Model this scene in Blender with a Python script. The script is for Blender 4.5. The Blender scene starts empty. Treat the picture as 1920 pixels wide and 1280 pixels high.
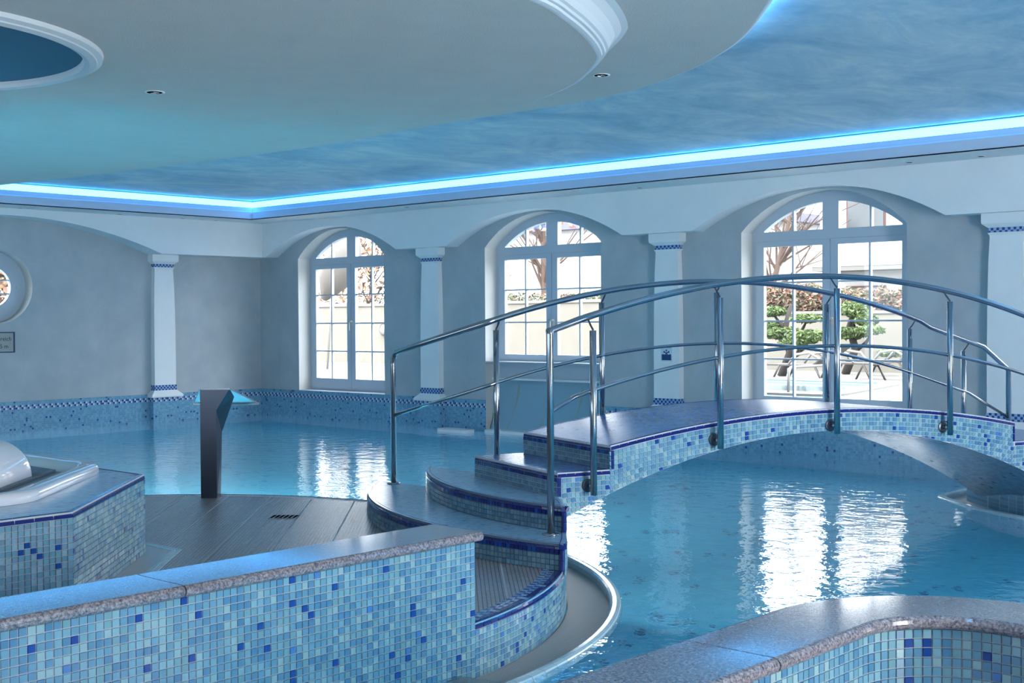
import bpy, bmesh, math, random
from mathutils import Vector, Matrix
from mathutils.geometry import tessellate_polygon
random.seed(7)
S = bpy.context.scene
COL = S.collection

# ------------------------------------------------------------------ camera
YAW, PITCH, ROLL, FPX = .739017, .0166817, -.0064836, 2402.46
_f = Vector((-math.sin(YAW)*math.cos(PITCH), math.cos(YAW)*math.cos(PITCH), -math.sin(PITCH)))
_r = Vector((math.cos(YAW), math.sin(YAW), 0)); _u = _r.cross(_f)
_c, _s = math.cos(ROLL), math.sin(ROLL)
RX, UX = _c*_r+_s*_u, -_s*_r+_c*_u
cd = bpy.data.cameras.new('camera'); cam = bpy.data.objects.new('camera', cd); COL.objects.link(cam)
cd.sensor_width = 36.0; cd.lens = 36.0*FPX/1920.0; cd.clip_start = .05; cd.clip_end = 400
M = Matrix((( RX.x, UX.x, -_f.x, 0), (RX.y, UX.y, -_f.y, 0), (RX.z, UX.z, -_f.z, 1.40), (0, 0, 0, 1)))
cam.matrix_world = M
S.camera = cam

# ------------------------------------------------------------------ world, sun, fill lights, exposure
W = bpy.data.worlds.new('sky'); S.world = W; W.use_nodes = True
bg = W.node_tree.nodes['Background']
bg.inputs['Color'].default_value = (.93, .965, 1.0, 1); bg.inputs['Strength'].default_value = 9.0
sd = bpy.data.lights.new('sun', 'SUN'); sd.energy = 3.0; sd.angle = .02; sd.color = (1, .95, .88)
so = bpy.data.objects.new('sun', sd); COL.objects.link(so)
so.rotation_euler = Vector((-.35, .75, -.62)).to_track_quat('-Z', 'Y').to_euler()
def area(name, loc, direction, sx, sy, power, color):
    d = bpy.data.lights.new(name, 'AREA'); d.shape = 'RECTANGLE'; d.size = sx; d.size_y = sy
    d.energy = power; d.color = color
    o = bpy.data.objects.new(name, d); COL.objects.link(o); o.location = loc
    o.rotation_euler = Vector(direction).to_track_quat('-Z', 'Z').to_euler(); return o
# unseen area lights added behind the camera to brighten the room
area('fill_light_east', (6.45, 4.6, 1.6), (-1, 0, 0), 16.0, 2.7, 3300, (1, .985, .96))
area('fill_light_south', (-8.0, -4.9, 1.55), (0, 1, 0), 17.0, 2.6, 240, (.66, .85, 1))
S.view_settings.view_transform = 'Standard'; S.view_settings.look = 'None'
S.view_settings.gamma = 1.0; S.view_settings.use_curve_mapping = False
S.view_settings.exposure = 0.43

# ------------------------------------------------------------------ materials
def srgb(r, g, b):
    f = lambda c: (c/255/12.92) if c/255 <= .04045 else ((c/255+.055)/1.055)**2.4
    return (f(r), f(g), f(b), 1)
MAT = {}
def pm(name, col, rough=.5, metal=0, spec=.5, coat=0, emit=None, es=0):
    m = bpy.data.materials.new(name); m.use_nodes = True; b = m.node_tree.nodes['Principled BSDF']
    b.inputs['Base Color'].default_value = col; b.inputs['Roughness'].default_value = rough
    b.inputs['Metallic'].default_value = metal; b.inputs['Specular IOR Level'].default_value = spec
    b.inputs['Coat Weight'].default_value = coat; b.inputs['Coat Roughness'].default_value = .08
    if emit: b.inputs['Emission Color'].default_value = emit; b.inputs['Emission Strength'].default_value = es
    MAT[name] = m; return m
class NT:
    def __init__(s, m): s.t = m.node_tree; s.b = s.t.nodes['Principled BSDF'] if 'Principled BSDF' in s.t.nodes else None
    def n(s, typ, **k):
        o = s.t.nodes.new(typ)
        for a, v in k.items(): setattr(o, a, v)
        return o
    def l(s, a, b): s.t.links.new(a, b)
    def math(s, op, a, b=None):
        o = s.n('ShaderNodeMath', operation=op)
        for i, v in enumerate((a, b)):
            if v is None: continue
            if isinstance(v, (int, float)): o.inputs[i].default_value = v
            else: s.l(v, o.inputs[i])
        return o.outputs[0]
    def ramp(s, fac, stops, interp='LINEAR'):
        r = s.n('ShaderNodeValToRGB'); r.color_ramp.interpolation = interp
        e = r.color_ramp.elements
        while len(e) < len(stops): e.new(.5)
        for k, (p, c) in enumerate(stops): e[k].position = p; e[k].color = c
        s.l(fac, r.inputs[0]); return r.outputs[0]
    def bump(s, h, strength, dist=.01):
        b = s.n('ShaderNodeBump'); b.inputs['Strength'].default_value = strength; b.inputs['Distance'].default_value = dist
        s.l(h, b.inputs['Height']); s.l(b.outputs[0], s.b.inputs['Normal'])
def plaster(name, c1, c2, scale=1.2, rough=.8, stretch=(1, 1, 1), bump=.12, detail=6, p0=.3, p1=.7, bscale=40):
    m = pm(name, c1, rough); t = NT(m)
    tc = t.n('ShaderNodeTexCoord'); mp = t.n('ShaderNodeMapping'); mp.inputs['Scale'].default_value = stretch
    t.l(tc.outputs['Object'], mp.inputs[0])
    n = t.n('ShaderNodeTexNoise'); n.inputs['Scale'].default_value = scale; n.inputs['Detail'].default_value = detail
    n.inputs['Roughness'].default_value = .65; t.l(mp.outputs[0], n.inputs['Vector'])
    t.l(t.ramp(n.outputs['Fac'], [(p0, c1), (p1, c2)]), t.b.inputs['Base Color'])
    n2 = t.n('ShaderNodeTexNoise'); n2.inputs['Scale'].default_value = bscale; n2.inputs['Detail'].default_value = 3
    t.l(mp.outputs[0], n2.inputs['Vector']); t.bump(n2.outputs['Fac'], bump, .01)
    return m
plaster('wall_plaster', srgb(158, 168, 176), srgb(178, 186, 192), 1.6, .85)
plaster('blue_ceiling', srgb(92, 150, 186), srgb(140, 186, 208), 1.1, .8, (1, 1, 1), .05)
# streaked brush marks on the blue ceiling
def blue_ceiling():
    m = MAT['blue_ceiling']; t = NT(m); t.t.nodes.clear()
    out = t.n('ShaderNodeOutputMaterial'); t.b = t.n('ShaderNodeBsdfPrincipled'); t.l(t.b.outputs[0], out.inputs[0])
    t.b.inputs['Roughness'].default_value = .75
    tc = t.n('ShaderNodeTexCoord'); mp = t.n('ShaderNodeMapping'); mp.inputs['Rotation'].default_value = (0, 0, .74)
    mp.inputs['Scale'].default_value = (.9, .55, 1); t.l(tc.outputs['Object'], mp.inputs[0])
    n = t.n('ShaderNodeTexNoise'); n.inputs['Scale'].default_value = 1.3; n.inputs['Detail'].default_value = 9; n.inputs['Roughness'].default_value = .72
    n.inputs['Distortion'].default_value = .6; t.l(mp.outputs[0], n.inputs['Vector'])
    t.l(t.ramp(n.outputs['Fac'], [(.34, srgb(146, 186, 208)), (.5, srgb(186, 210, 222)), (.64, srgb(222, 232, 234))]), t.b.inputs['Base Color'])
    t.bump(n.outputs['Fac'], .15, .02)
blue_ceiling()
plaster('white_plaster', srgb(220, 226, 230), srgb(228, 233, 236), 2, .75, bump=.05)
plaster('island_plaster', srgb(214, 208, 202), srgb(220, 214, 208), 3, .85, bump=.35, bscale=90)
pm('white_paint', srgb(178, 190, 204), .4); pm('stucco_moulding', srgb(206, 216, 222), .6)
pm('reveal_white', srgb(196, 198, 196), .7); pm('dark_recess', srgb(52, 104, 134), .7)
pm('steel', (.40, .42, .46, 1), .16, 1); pm('brushed_steel', (.42, .44, .48, 1), .3, 1); pm('dark_steel', (.11, .12, .15, 1), .3, 1)
pm('chrome', (.8, .82, .85, 1), .1, 1); pm('black_hole', (.004, .005, .007, 1), .9, 0, 0)
pm('grout', srgb(186, 190, 202), .8)
pm('grout_dark', srgb(96, 112, 132), .8)
TILE = []
for k, c in enumerate([(98, 148, 174), (106, 156, 180), (118, 164, 184), (128, 172, 188), (90, 138, 170), (102, 150, 178), (142, 178, 188), (114, 158, 172), (80, 130, 166)]):
    TILE.append(pm('light_blue_tile_%d' % k, srgb(*c), .16, 0, .5)); 
TDARK = pm('cobalt_tile', srgb(24, 70, 148), .14); TMID = pm('medium_blue_tile', srgb(72, 124, 186), .15)
TEDGE = pm('dark_blue_edge_tile', srgb(18, 36, 110), .1, 0, .6)
TGREY = [pm('grey_blue_tile_%d' % k, srgb(*c), .2) for k, c in enumerate([(112, 150, 176), (122, 160, 184), (132, 168, 190), (104, 142, 168)])]
TRISE = [pm('shaded_riser_tile_%d' % k, srgb(*c), .2) for k, c in enumerate([(92, 126, 148), (100, 134, 156), (110, 144, 164), (84, 118, 142)])]  # darker greys: the shade on the step risers is put into the colour
def mosaic(name, axes, pitch, palette, dark, pdark, grout=.07, gcol=(168, 186, 206), rough=.2, bump=.4, band=None, angle=0, bmod=3, blight=(196, 206, 214)):
    """square mosaic in object space; band=(v0, v1): a diagonal checker border between those heights"""
    m = pm(name, srgb(*palette[0]), rough); t = NT(m)
    tc = t.n('ShaderNodeTexCoord'); src = tc.outputs['Object']
    if angle:
        mp = t.n('ShaderNodeMapping'); mp.inputs['Rotation'].default_value = (0, 0, angle); t.l(src, mp.inputs[0]); src = mp.outputs[0]
    sp = t.n('ShaderNodeSeparateXYZ'); t.l(src, sp.inputs[0])
    def coord(a):
        o = sp.outputs['XYZ'.index(a[0])]
        return t.math('ADD', o, sp.outputs['XYZ'.index(a[1])]) if len(a) > 1 else o
    u = t.math('DIVIDE', coord(axes[0]), pitch); v = t.math('DIVIDE', coord(axes[1]), pitch)
    fu, fv = t.math('FLOOR', u), t.math('FLOOR', v)
    cx = t.n('ShaderNodeCombineXYZ'); t.l(fu, cx.inputs[0]); t.l(fv, cx.inputs[1])
    wn = t.n('ShaderNodeTexWhiteNoise', noise_dimensions='2D'); t.l(cx.outputs[0], wn.inputs['Vector'])
    npal = len(palette); stops = [(0, srgb(*dark))] + [(pdark+(1-pdark)*k/npal, srgb(*c)) for k, c in enumerate(palette)]
    col = t.ramp(wn.outputs['Value'], stops, 'CONSTANT')
    if band:
        par = t.math('FLOORED_MODULO', t.math('ADD', fu, fv), bmod)
        isd = t.math('LESS_THAN', par, .5); isw = t.math('COMPARE', par, 1.0)
        zz = coord(axes[1]); inb = t.math('MULTIPLY', t.math('GREATER_THAN', zz, band[0]), t.math('LESS_THAN', zz, band[1]))
        mw = t.n('ShaderNodeMix', data_type='RGBA'); t.l(isw, mw.inputs[0]); t.l(col, mw.inputs[6]); mw.inputs[7].default_value = srgb(*blight)
        mx = t.n('ShaderNodeMix', data_type='RGBA'); t.l(isd, mx.inputs[0]); t.l(mw.outputs[2], mx.inputs[6]); mx.inputs[7].default_value = srgb(30, 50, 130)
        m2 = t.n('ShaderNodeMix', data_type='RGBA'); t.l(inb, m2.inputs[0]); t.l(col, m2.inputs[6]); t.l(mx.outputs[2], m2.inputs[7]); col = m2.outputs[2]
    def edge(x):
        f = t.math('FRACT', x); return t.math('MULTIPLY', t.math('GREATER_THAN', f, grout/2), t.math('LESS_THAN', f, 1-grout/2))
    mask = t.math('MULTIPLY', edge(u), edge(v))
    mg = t.n('ShaderNodeMix', data_type='RGBA'); t.l(mask, mg.inputs[0]); mg.inputs[6].default_value = srgb(*gcol); t.l(col, mg.inputs[7])
    t.l(mg.outputs[2], t.b.inputs['Base Color'])
    if bump: t.bump(mask, bump, .003)
    return m
LP = [(112, 172, 200), (122, 180, 204), (132, 188, 208), (140, 194, 212), (104, 164, 196)]
GP = [(108, 150, 180), (118, 160, 188), (128, 168, 194), (100, 142, 172)]
mosaic('dado_mosaic', ('XY', 'Z'), .0313, [(100, 150, 180), (108, 158, 188), (116, 164, 192), (94, 146, 178)], (44, 76, 140), .03, gcol=(134, 168, 190), band=(.1252, .1878))
mosaic('dado_plain', ('XY', 'Z'), .0313, [(100, 150, 180), (108, 158, 188), (116, 164, 192)], (44, 76, 140), .03)
mosaic('pool_mosaic', ('X', 'Y'), .06, [(84, 184, 216), (78, 178, 214), (92, 190, 218)], (30, 80, 130), .02, gcol=(96, 190, 218), bump=0, rough=.5)
mosaic('pool_wall_mosaic', ('XY', 'Z'), .0313, [(104, 184, 212), (112, 190, 216), (98, 178, 208)], (44, 90, 150), .02, gcol=(130, 196, 216), bump=0, rough=.5)
mosaic('tread_mosaic', ('X', 'Y'), .0313, [(136, 178, 212), (144, 186, 218), (128, 170, 206)], (100, 140, 190), .02, gcol=(176, 200, 216), rough=.2, bump=.9, grout=.1)
mosaic('bridge_top_mosaic', ('X', 'Y'), .0313, [(74, 102, 160), (80, 108, 168), (70, 96, 152)], (60, 84, 146), .02, gcol=(108, 134, 172), rough=.26, bump=1.0, grout=.12)
mosaic('bridge_under_mosaic', ('X', 'Y'), .0313, [(104, 150, 178), (112, 158, 184), (98, 144, 172)], (60, 96, 150), .01, gcol=(124, 160, 184), rough=.22, bump=.6)
mosaic('column_checker', ('XY', 'Z'), .03, [(110, 150, 196), (130, 168, 206)], (38, 62, 140), .01, gcol=(140, 170, 200), bump=0, band=(-9, 9), bmod=2, blight=(130, 170, 206))
# granite
def granite():
    m = pm('granite', (.3, .28, .3, 1), .12, 0, .7, coat=.4); t = NT(m)
    tc = t.n('ShaderNodeTexCoord')
    n = t.n('ShaderNodeTexNoise'); n.inputs['Scale'].default_value = 95; n.inputs['Detail'].default_value = 5; n.inputs['Roughness'].default_value = .75
    t.l(tc.outputs['Object'], n.inputs['Vector'])
    t.l(t.ramp(n.outputs['Fac'], [(.34, srgb(58, 54, 66)), (.46, srgb(112, 108, 118)), (.56, srgb(150, 142, 148)), (.68, srgb(178, 166, 166))]), t.b.inputs['Base Color'])
    v = t.n('ShaderNodeTexVoronoi'); v.inputs['Scale'].default_value = 160; t.l(tc.outputs['Object'], v.inputs['Vector'])
    t.bump(v.outputs['Distance'], .004, .001)
granite()
# grey structured floor tile
def floor_tile():
    m = pm('floor_tile', srgb(104, 112, 124), .26); t = NT(m)
    tc = t.n('ShaderNodeTexCoord'); mp = t.n('ShaderNodeMapping'); mp.inputs['Rotation'].default_value = (0, 0, math.pi/4); t.l(tc.outputs['Object'], mp.inputs[0])
    br = t.n('ShaderNodeTexBrick'); br.inputs['Scale'].default_value = 1; br.inputs['Brick Width'].default_value = .03; br.inputs['Row Height'].default_value = .022
    br.inputs['Mortar Size'].default_value = .0025; br.inputs['Color1'].default_value = srgb(152, 152, 158); br.inputs['Color2'].default_value = srgb(142, 144, 152); br.inputs['Mortar'].default_value = srgb(84, 92, 106)
    t.l(mp.outputs[0], br.inputs['Vector']); t.l(br.outputs['Color'], t.b.inputs['Base Color'])
    n = t.n('ShaderNodeTexNoise'); n.inputs['Scale'].default_value = 220; t.l(tc.outputs['Object'], n.inputs['Vector'])
    h = t.math('SUBTRACT', t.math('MULTIPLY', n.outputs['Fac'], .7), br.outputs['Fac']); t.bump(h, .55, .004)
floor_tile()
pm('smooth_floor', srgb(150, 152, 156), .3); pm('grate_plastic', srgb(176, 172, 170), .5); pm('gutter_lip_tile', srgb(176, 204, 214), .12, 0, .6)
pm('white_acrylic', srgb(214, 218, 228), .08, 0, .6, coat=.4); pm('grey_grille', srgb(120, 130, 146), .4)
pm('waterfall_stone', srgb(132, 168, 188), .3); pm('rust_streak', srgb(140, 160, 150), .5)
pm('sign_plate', srgb(150, 158, 156), .5); pm('sign_frame', srgb(40, 66, 90), .4); pm('sign_ink', srgb(40, 56, 66), .6)
pm('pictogram_white', srgb(196, 212, 224), .4); pm('pictogram_blue', srgb(24, 62, 116), .4)
pm('downlight_ring', srgb(226, 230, 234), .3); pm('led', (.2, .6, 1, 1), .5, emit=(.085, .46, 1, 1), es=5.5); pm('led_bright', (.2, .6, 1, 1), .5, emit=(.12, .5, 1, 1), es=40)
pm('cove_paint', srgb(186, 202, 224), .6)
# water: mirror-like film over a clear body
def water():
    m = bpy.data.materials.new('water'); m.use_nodes = True; t = NT(m); t.t.nodes.clear()
    out = t.n('ShaderNodeOutputMaterial'); mix = t.n('ShaderNodeMixShader'); gl = t.n('ShaderNodeBsdfGlossy'); tr = t.n('ShaderNodeBsdfRefraction'); tr.inputs['IOR'].default_value = 1.33; tr.inputs['Roughness'].default_value = 0
    gl.inputs['Roughness'].default_value = .03; gl.inputs['Color'].default_value = (1, 1, 1, 1); tr.inputs['Color'].default_value = (.93, .985, 1, 1)
    fr = t.n('ShaderNodeFresnel'); fr.inputs['IOR'].default_value = 1.4
    tc = t.n('ShaderNodeTexCoord'); mp = t.n('ShaderNodeMapping'); mp.inputs['Scale'].default_value = (1, 1, 1); t.l(tc.outputs['Object'], mp.inputs[0])
    n = t.n('ShaderNodeTexNoise'); n.inputs['Scale'].default_value = 5.5; n.inputs['Detail'].default_value = 3; n.inputs['Distortion'].default_value = .4; t.l(mp.outputs[0], n.inputs['Vector'])
    n2 = t.n('ShaderNodeTexNoise'); n2.inputs['Scale'].default_value = 22; n2.inputs['Detail'].default_value = 2; t.l(mp.outputs[0], n2.inputs['Vector'])
    h = t.math('ADD', n.outputs['Fac'], t.math('MULTIPLY', n2.outputs['Fac'], .22))
    b = t.n('ShaderNodeBump'); b.inputs['Strength'].default_value = .09; b.inputs['Distance'].default_value = .08; t.l(h, b.inputs['Height'])
    t.l(b.outputs[0], gl.inputs['Normal']); t.l(b.outputs[0], tr.inputs['Normal']); t.l(b.outputs[0], fr.inputs['Normal'])
    t.l(fr.outputs[0], mix.inputs[0]); t.l(tr.outputs[0], mix.inputs[1]); t.l(gl.outputs[0], mix.inputs[2]); t.l(mix.outputs[0], out.inputs[0])
    MAT['water'] = m
water()
def glass():
    m = bpy.data.materials.new('glass'); m.use_nodes = True; t = NT(m); t.t.nodes.clear()
    out = t.n('ShaderNodeOutputMaterial'); mix = t.n('ShaderNodeMixShader'); gl = t.n('ShaderNodeBsdfGlossy'); tr = t.n('ShaderNodeBsdfTransparent')
    gl.inputs['Roughness'].default_value = .01; tr.inputs['Color'].default_value = (.97, .98, .98, 1); mix.inputs[0].default_value = .05
    t.l(tr.outputs[0], mix.inputs[1]); t.l(gl.outputs[0], mix.inputs[2]); t.l(mix.outputs[0], out.inputs[0]); MAT['glass'] = m
glass()
# outdoors
plaster('cream_render', srgb(104, 100, 92), srgb(110, 106, 99), 2, .9); plaster('paving', srgb(101, 99, 95), srgb(109, 108, 104), 1.5, .85)
pm('house_white', srgb(158, 157, 156), .8); pm('house_glass', srgb(59, 64, 68), .1); pm('house_red', srgb(79, 47, 45), .7); pm('house_slab', srgb(96, 95, 93), .8); pm('house_violet', srgb(84, 83, 112), .7)
pm('pine_green', srgb(78, 96, 48), .7); pm('pine_dark', srgb(58, 74, 42), .7); pm('hedge_green', srgb(78, 84, 62), .8); pm('hedge_brown', srgb(110, 92, 78), .8)
pm('autumn_leaf', srgb(128, 92, 78), .7); pm('autumn_gold', srgb(146, 118, 84), .7); pm('bark', srgb(74, 59, 52), .9); pm('bark_dark', srgb(48, 42, 39), .9)
pm('lounger_frame', srgb(54, 51, 49), .4, .3); pm('lounger_mesh', srgb(64, 60, 59), .8); pm('white_plastic', srgb(118, 118, 117), .4)
mosaic('outdoor_pool_mosaic', ('XY', 'Z'), .08, [(190, 226, 236), (196, 230, 238)], (120, 150, 180), .015, gcol=(200, 230, 238), bump=0)
pm('outdoor_water', srgb(88, 109, 117), .08); pm('parasol_cloth', srgb(92, 88, 85), .85); pm('lamp_glass', srgb(116, 116, 113), .3)

# ------------------------------------------------------------------ mesh helpers
def mk(name, verts, faces, mat, parent=None, mats=None, mi=None, smooth=False, off=None):
    me = bpy.data.meshes.new(name)
    L = Vector(parent['_loc']) if parent is not None and '_loc' in parent else (Vector(off) if off else Vector((0, 0, 0)))
    me.from_pydata([tuple(Vector(v)-L) for v in verts], [], faces)
    for m in (mats or [mat]): me.materials.append(MAT[m] if isinstance(m, str) else m)
    if mi: me.polygons.foreach_set('material_index', mi)
    if smooth: me.polygons.foreach_set('use_smooth', [True]*len(me.polygons))
    me.update()
    o = bpy.data.objects.new(name, me); COL.objects.link(o)
    if parent is not None: o.parent = parent
    return o
def root(name, loc, label=None, cat=None, group=None, kind=None):
    o = bpy.data.objects.new(name, None); COL.objects.link(o); o.location = loc; o['_loc'] = tuple(loc)
    o.empty_display_size = .1
    return tag(o, label, cat, group, kind)
def tag(o, label=None, cat=None, group=None, kind=None):
    for k, v in (('label', label), ('category', cat), ('group', group), ('kind', kind)):
        if v: o[k] = v
    return o
def sub(o, parent):
    """make an already built mesh (world coords shifted by the root) a sub-part: same offset frame"""
    o.parent = parent; return o
def mks(name, verts, faces, mat, part, rt, **k):
    """a sub-part of `part` whose thing is `rt`"""
    o = mk(name, verts, faces, mat, rt, **k); o.parent = part; return o
def box_vf(x0, x1, y0, y1, z0, z1):
    v = [(x0, y0, z0), (x1, y0, z0), (x1, y1, z0), (x0, y1, z0), (x0, y0, z1), (x1, y0, z1), (x1, y1, z1), (x0, y1, z1)]
    return v, [(3, 2, 1, 0), (4, 5, 6, 7), (0, 1, 5, 4), (1, 2, 6, 5), (2, 3, 7, 6), (3, 0, 4, 7)]
def box(name, x0, x1, y0, y1, z0, z1, mat, parent=None): v, f = box_vf(x0, x1, y0, y1, z0, z1); return mk(name, v, f, mat, parent)
def join(parts):
    V, F = [], []
    for v, f in parts:
        k = len(V); V += list(v); F += [tuple(i+k for i in q) for q in f]
    return V, F
def area2(p): return sum(p[i][0]*p[(i+1) % len(p)][1]-p[(i+1) % len(p)][0]*p[i][1] for i in range(len(p)))/2
def prism_vf(outer, w0, w1, holes=(), mp=lambda u, v, w: (u, v, w)):
    """solid of a 2-D outline (with holes) between w0 and w1"""
    loops = [list(outer) if area2(outer) > 0 else list(outer)[::-1]] + [list(h) if area2(h) < 0 else list(h)[::-1] for h in holes]
    tri = tessellate_polygon([[Vector((p[0], p[1], 0)) for p in l] for l in loops])
    flat = [p for l in loops for p in l]; n = len(flat)
    V = [mp(p[0], p[1], w0) for p in flat]+[mp(p[0], p[1], w1) for p in flat]; F = []
    for a, b, c in tri:
        A = (flat[b][0]-flat[a][0])*(flat[c][1]-flat[a][1])-(flat[c][0]-flat[a][0])*(flat[b][1]-flat[a][1])
        if A < 0: b, c = c, b
        F.append((a+n, b+n, c+n)); F.append((c, b, a))
    k = 0
    for l in loops:
        m_ = len(l)
        for i in range(m_): j = (i+1) % m_; F.append((k+i, k+j, k+j+n, k+i+n))
        k += m_
    return V, F
def XZ(u, v, w): return (u, w, v)          # outline in x-z, thickness along y
def YZ(u, v, w): return (w, u, v)          # outline in y-z, thickness along x
def fixn(o):
    bm = bmesh.new(); bm.from_mesh(o.data); bmesh.ops.recalc_face_normals(bm, faces=bm.faces); bm.to_mesh(o.data); bm.free(); return o
def prism(name, outer, w0, w1, mat, parent=None, holes=(), mp=lambda u, v, w: (u, v, w)):
    v, f = prism_vf(outer, w0, w1, holes, mp); return fixn(mk(name, v, f, mat, parent))
def tube_vf(path, r, seg=12, closed_caps=True):
    path = [Vector(p) for p in path]; V, F = [], []; n = len(path); prev = None
    for i, p in enumerate(path):
        if i == 0: t = path[1]-p
        elif i == n-1: t = p-path[i-1]
        else: t = (path[i+1]-p).normalized()+(p-path[i-1]).normalized()
        t.normalize()
        if prev is None:
            a = Vector((0, 0, 1)) if abs(t.z) < .9 else Vector((1, 0, 0)); x = t.cross(a).normalized()
        else: x = (prev-t*prev.dot(t)).normalized()
        y = t.cross(x); prev = x; rr = r[i] if isinstance(r, (list, tuple)) else r
        sc = 1.0
        if 0 < i < n-1:
            c = max(.35, math.sqrt(max(0, (1+(path[i+1]-p).normalized().dot((p-path[i-1]).normalized()))/2))); sc = 1/c if c < .98 else 1
        for k in range(seg):
            an = 2*math.pi*k/seg; V.append(p+(x*math.cos(an)+y*math.sin(an))*rr*min(sc, 1.2))
    for i in range(n-1):
        for k in range(seg):
            k2 = (k+1) % seg; F.append((i*seg+k, i*seg+k2, (i+1)*seg+k2, (i+1)*seg+k))
    if closed_caps: F.append(tuple(range(seg))[::-1]); F.append(tuple((n-1)*seg+k for k in range(seg)))
    return V, F
def tube(name, path, r, mat, parent=None, seg=12, part=None):
    v, f = tube_vf(path, r, seg); o = mk(name, v, f, mat, parent, smooth=True)
    if part is not None: o.parent = part
    return o
def cyl_vf(c, ax, r0, r1, h, seg=24):
    ax = Vector(ax).normalized(); return tube_vf([Vector(c), Vector(c)+ax*h], [r0, r1], seg)
def sweep_vf(path, prof, closed=False, up=Vector((0, 0, 1))):
    """sweep a profile [(offset, z)] along a plan path; offset is to the right of travel"""
    n = len(path); V, F = [], []; m_ = len(prof)
    for i in range(n):
        p = Vector((path[i][0], path[i][1])); a = Vector(path[i-1][:2]) if (i > 0 or closed) else None; b = Vector(path[(i+1) % n][:2]) if (i < n-1 or closed) else None
        d1 = (p-a).normalized() if a is not None else (b-p).normalized(); d2 = (b-p).normalized() if b is not None else d1
        n1, n2 = Vector((d1.y, -d1.x)), Vector((d2.y, -d2.x)); nn = (n1+n2)
        nn = nn.normalized()/max(.4, (nn.normalized()).dot(n1))
        for o_, z in prof: V.append((p.x+nn.x*o_, p.y+nn.y*o_, z))
    for i in range(n if closed else n-1):
        j = (i+1) % n
        for k in range(m_-1): F.append((i*m_+k, j*m_+k, j*m_+k+1, i*m_+k+1))
    return V, F
def arcp(cx, cy, r, a0, a1, n): return [(cx+r*math.cos(a0+(a1-a0)*i/n), cy+r*math.sin(a0+(a1-a0)*i/n)) for i in range(n+1)]
def smoothpath(pts, sub=6):
    """Catmull-Rom through the points"""
    out = []; n = len(pts)
    for i in range(n-1):
        p0, p1, p2, p3 = (Vector(pts[max(0, i-1)]), Vector(pts[i]), Vector(pts[i+1]), Vector(pts[min(n-1, i+2)]))
        for k in range(sub):
            t = k/sub; out.append(tuple(.5*((2*p1)+(-p0+p2)*t+(2*p0-5*p1+4*p2-p3)*t*t+(-p0+3*p1-3*p2+p3)*t**3)))
    out.append(tuple(pts[-1])); return out

# mosaic tiles as geometry: frame = (origin, u, v, n, w, h)
TILEMESH = {}
def tile_obj_mesh(mat, w, h, d=.0035):
    key = (mat.name, round(w, 4), round(h, 4))
    if key not in TILEMESH:
        me = bpy.data.meshes.new('tile'); a, b = w/2, h/2; g = .0012
        V = [(-a, -b, 0), (a, -b, 0), (a, b, 0), (-a, b, 0), (-a+g, -b+g, d), (a-g, -b+g, d), (a-g, b-g, d), (-a+g, b-g, d)]
        me.from_pydata(V, [], [(4, 5, 6, 7), (0, 1, 5, 4), (1, 2, 6, 5), (2, 3, 7, 6), (3, 0, 4, 7)]); me.materials.append(mat); me.update(); TILEMESH[key] = me
    return TILEMESH[key]
CAMP = Vector((0, 0, 1.4))
def visible(p):
    d = Vector(p)-CAMP; z = d.dot(_f)
    if z < .1: return False
    x, y = 960+FPX*d.dot(RX)/z, 640-FPX*d.dot(UX)/z
    return -20 < x < 1940 and -20 < y < 1300
def lay_tiles(tiles, rt, part=None, limit=300, name='tile', joined='small_tiles', d=.0035):
    """tiles: list of (centre, u, v, n, w, h, material). The largest in view become parts, the rest one joined part."""
    def key(t):
        dd = (Vector(t[0])-CAMP); return (0 if visible(t[0]) else 1, dd.length/max(.05, abs(dd.normalized().dot(Vector(t[3])))**.5))
    tiles = sorted(tiles, key=key); L = Vector(rt['_loc']); par = part or rt
    for c, u, v, n, w, h, m in tiles[:limit]:
        o = bpy.data.objects.new(name, tile_obj_mesh(m, w, h, d)); COL.objects.link(o); o.parent = par
        u, v, n = Vector(u).normalized(), Vector(v).normalized(), Vector(n).normalized(); c = Vector(c)-L
        o.matrix_local = Matrix(((u.x, v.x, n.x, c.x), (u.y, v.y, n.y, c.y), (u.z, v.z, n.z, c.z), (0, 0, 0, 1)))
    rest = tiles[limit:]
    if rest:
        V, F, MI, mats = [], [], [], []
        for c, u, v, n, w, h, m in rest:
            u, v, n, c = Vector(u).normalized(), Vector(v).normalized(), Vector(n).normalized(), Vector(c); a, b, g = w/2, h/2, .0012
            k = len(V); V += [c-u*a-v*b, c+u*a-v*b, c+u*a+v*b, c-u*a+v*b, c-u*(a-g)-v*(b-g)+n*d, c+u*(a-g)-v*(b-g)+n*d, c+u*(a-g)+v*(b-g)+n*d, c-u*(a-g)+v*(b-g)+n*d]
            F += [tuple(k+i for i in q) for q in ((4, 5, 6, 7), (0, 1, 5, 4), (1, 2, 6, 5), (2, 3, 7, 6), (3, 0, 4, 7))]
            if m not in mats: mats.append(m)
            MI += [mats.index(m)]*5
        o = mk(joined, V, F, None, rt, mats=mats, mi=MI); o.parent = par; o['kind'] = 'stuff'
    return
def rnd_tile(pd=.03, pm_=.012, pal=None):
    r = random.random()
    return TDARK if r < pd else (TMID if r < pd+pm_ else random.choice(pal or TILE))
P = .0313; TW = .0285

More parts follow.
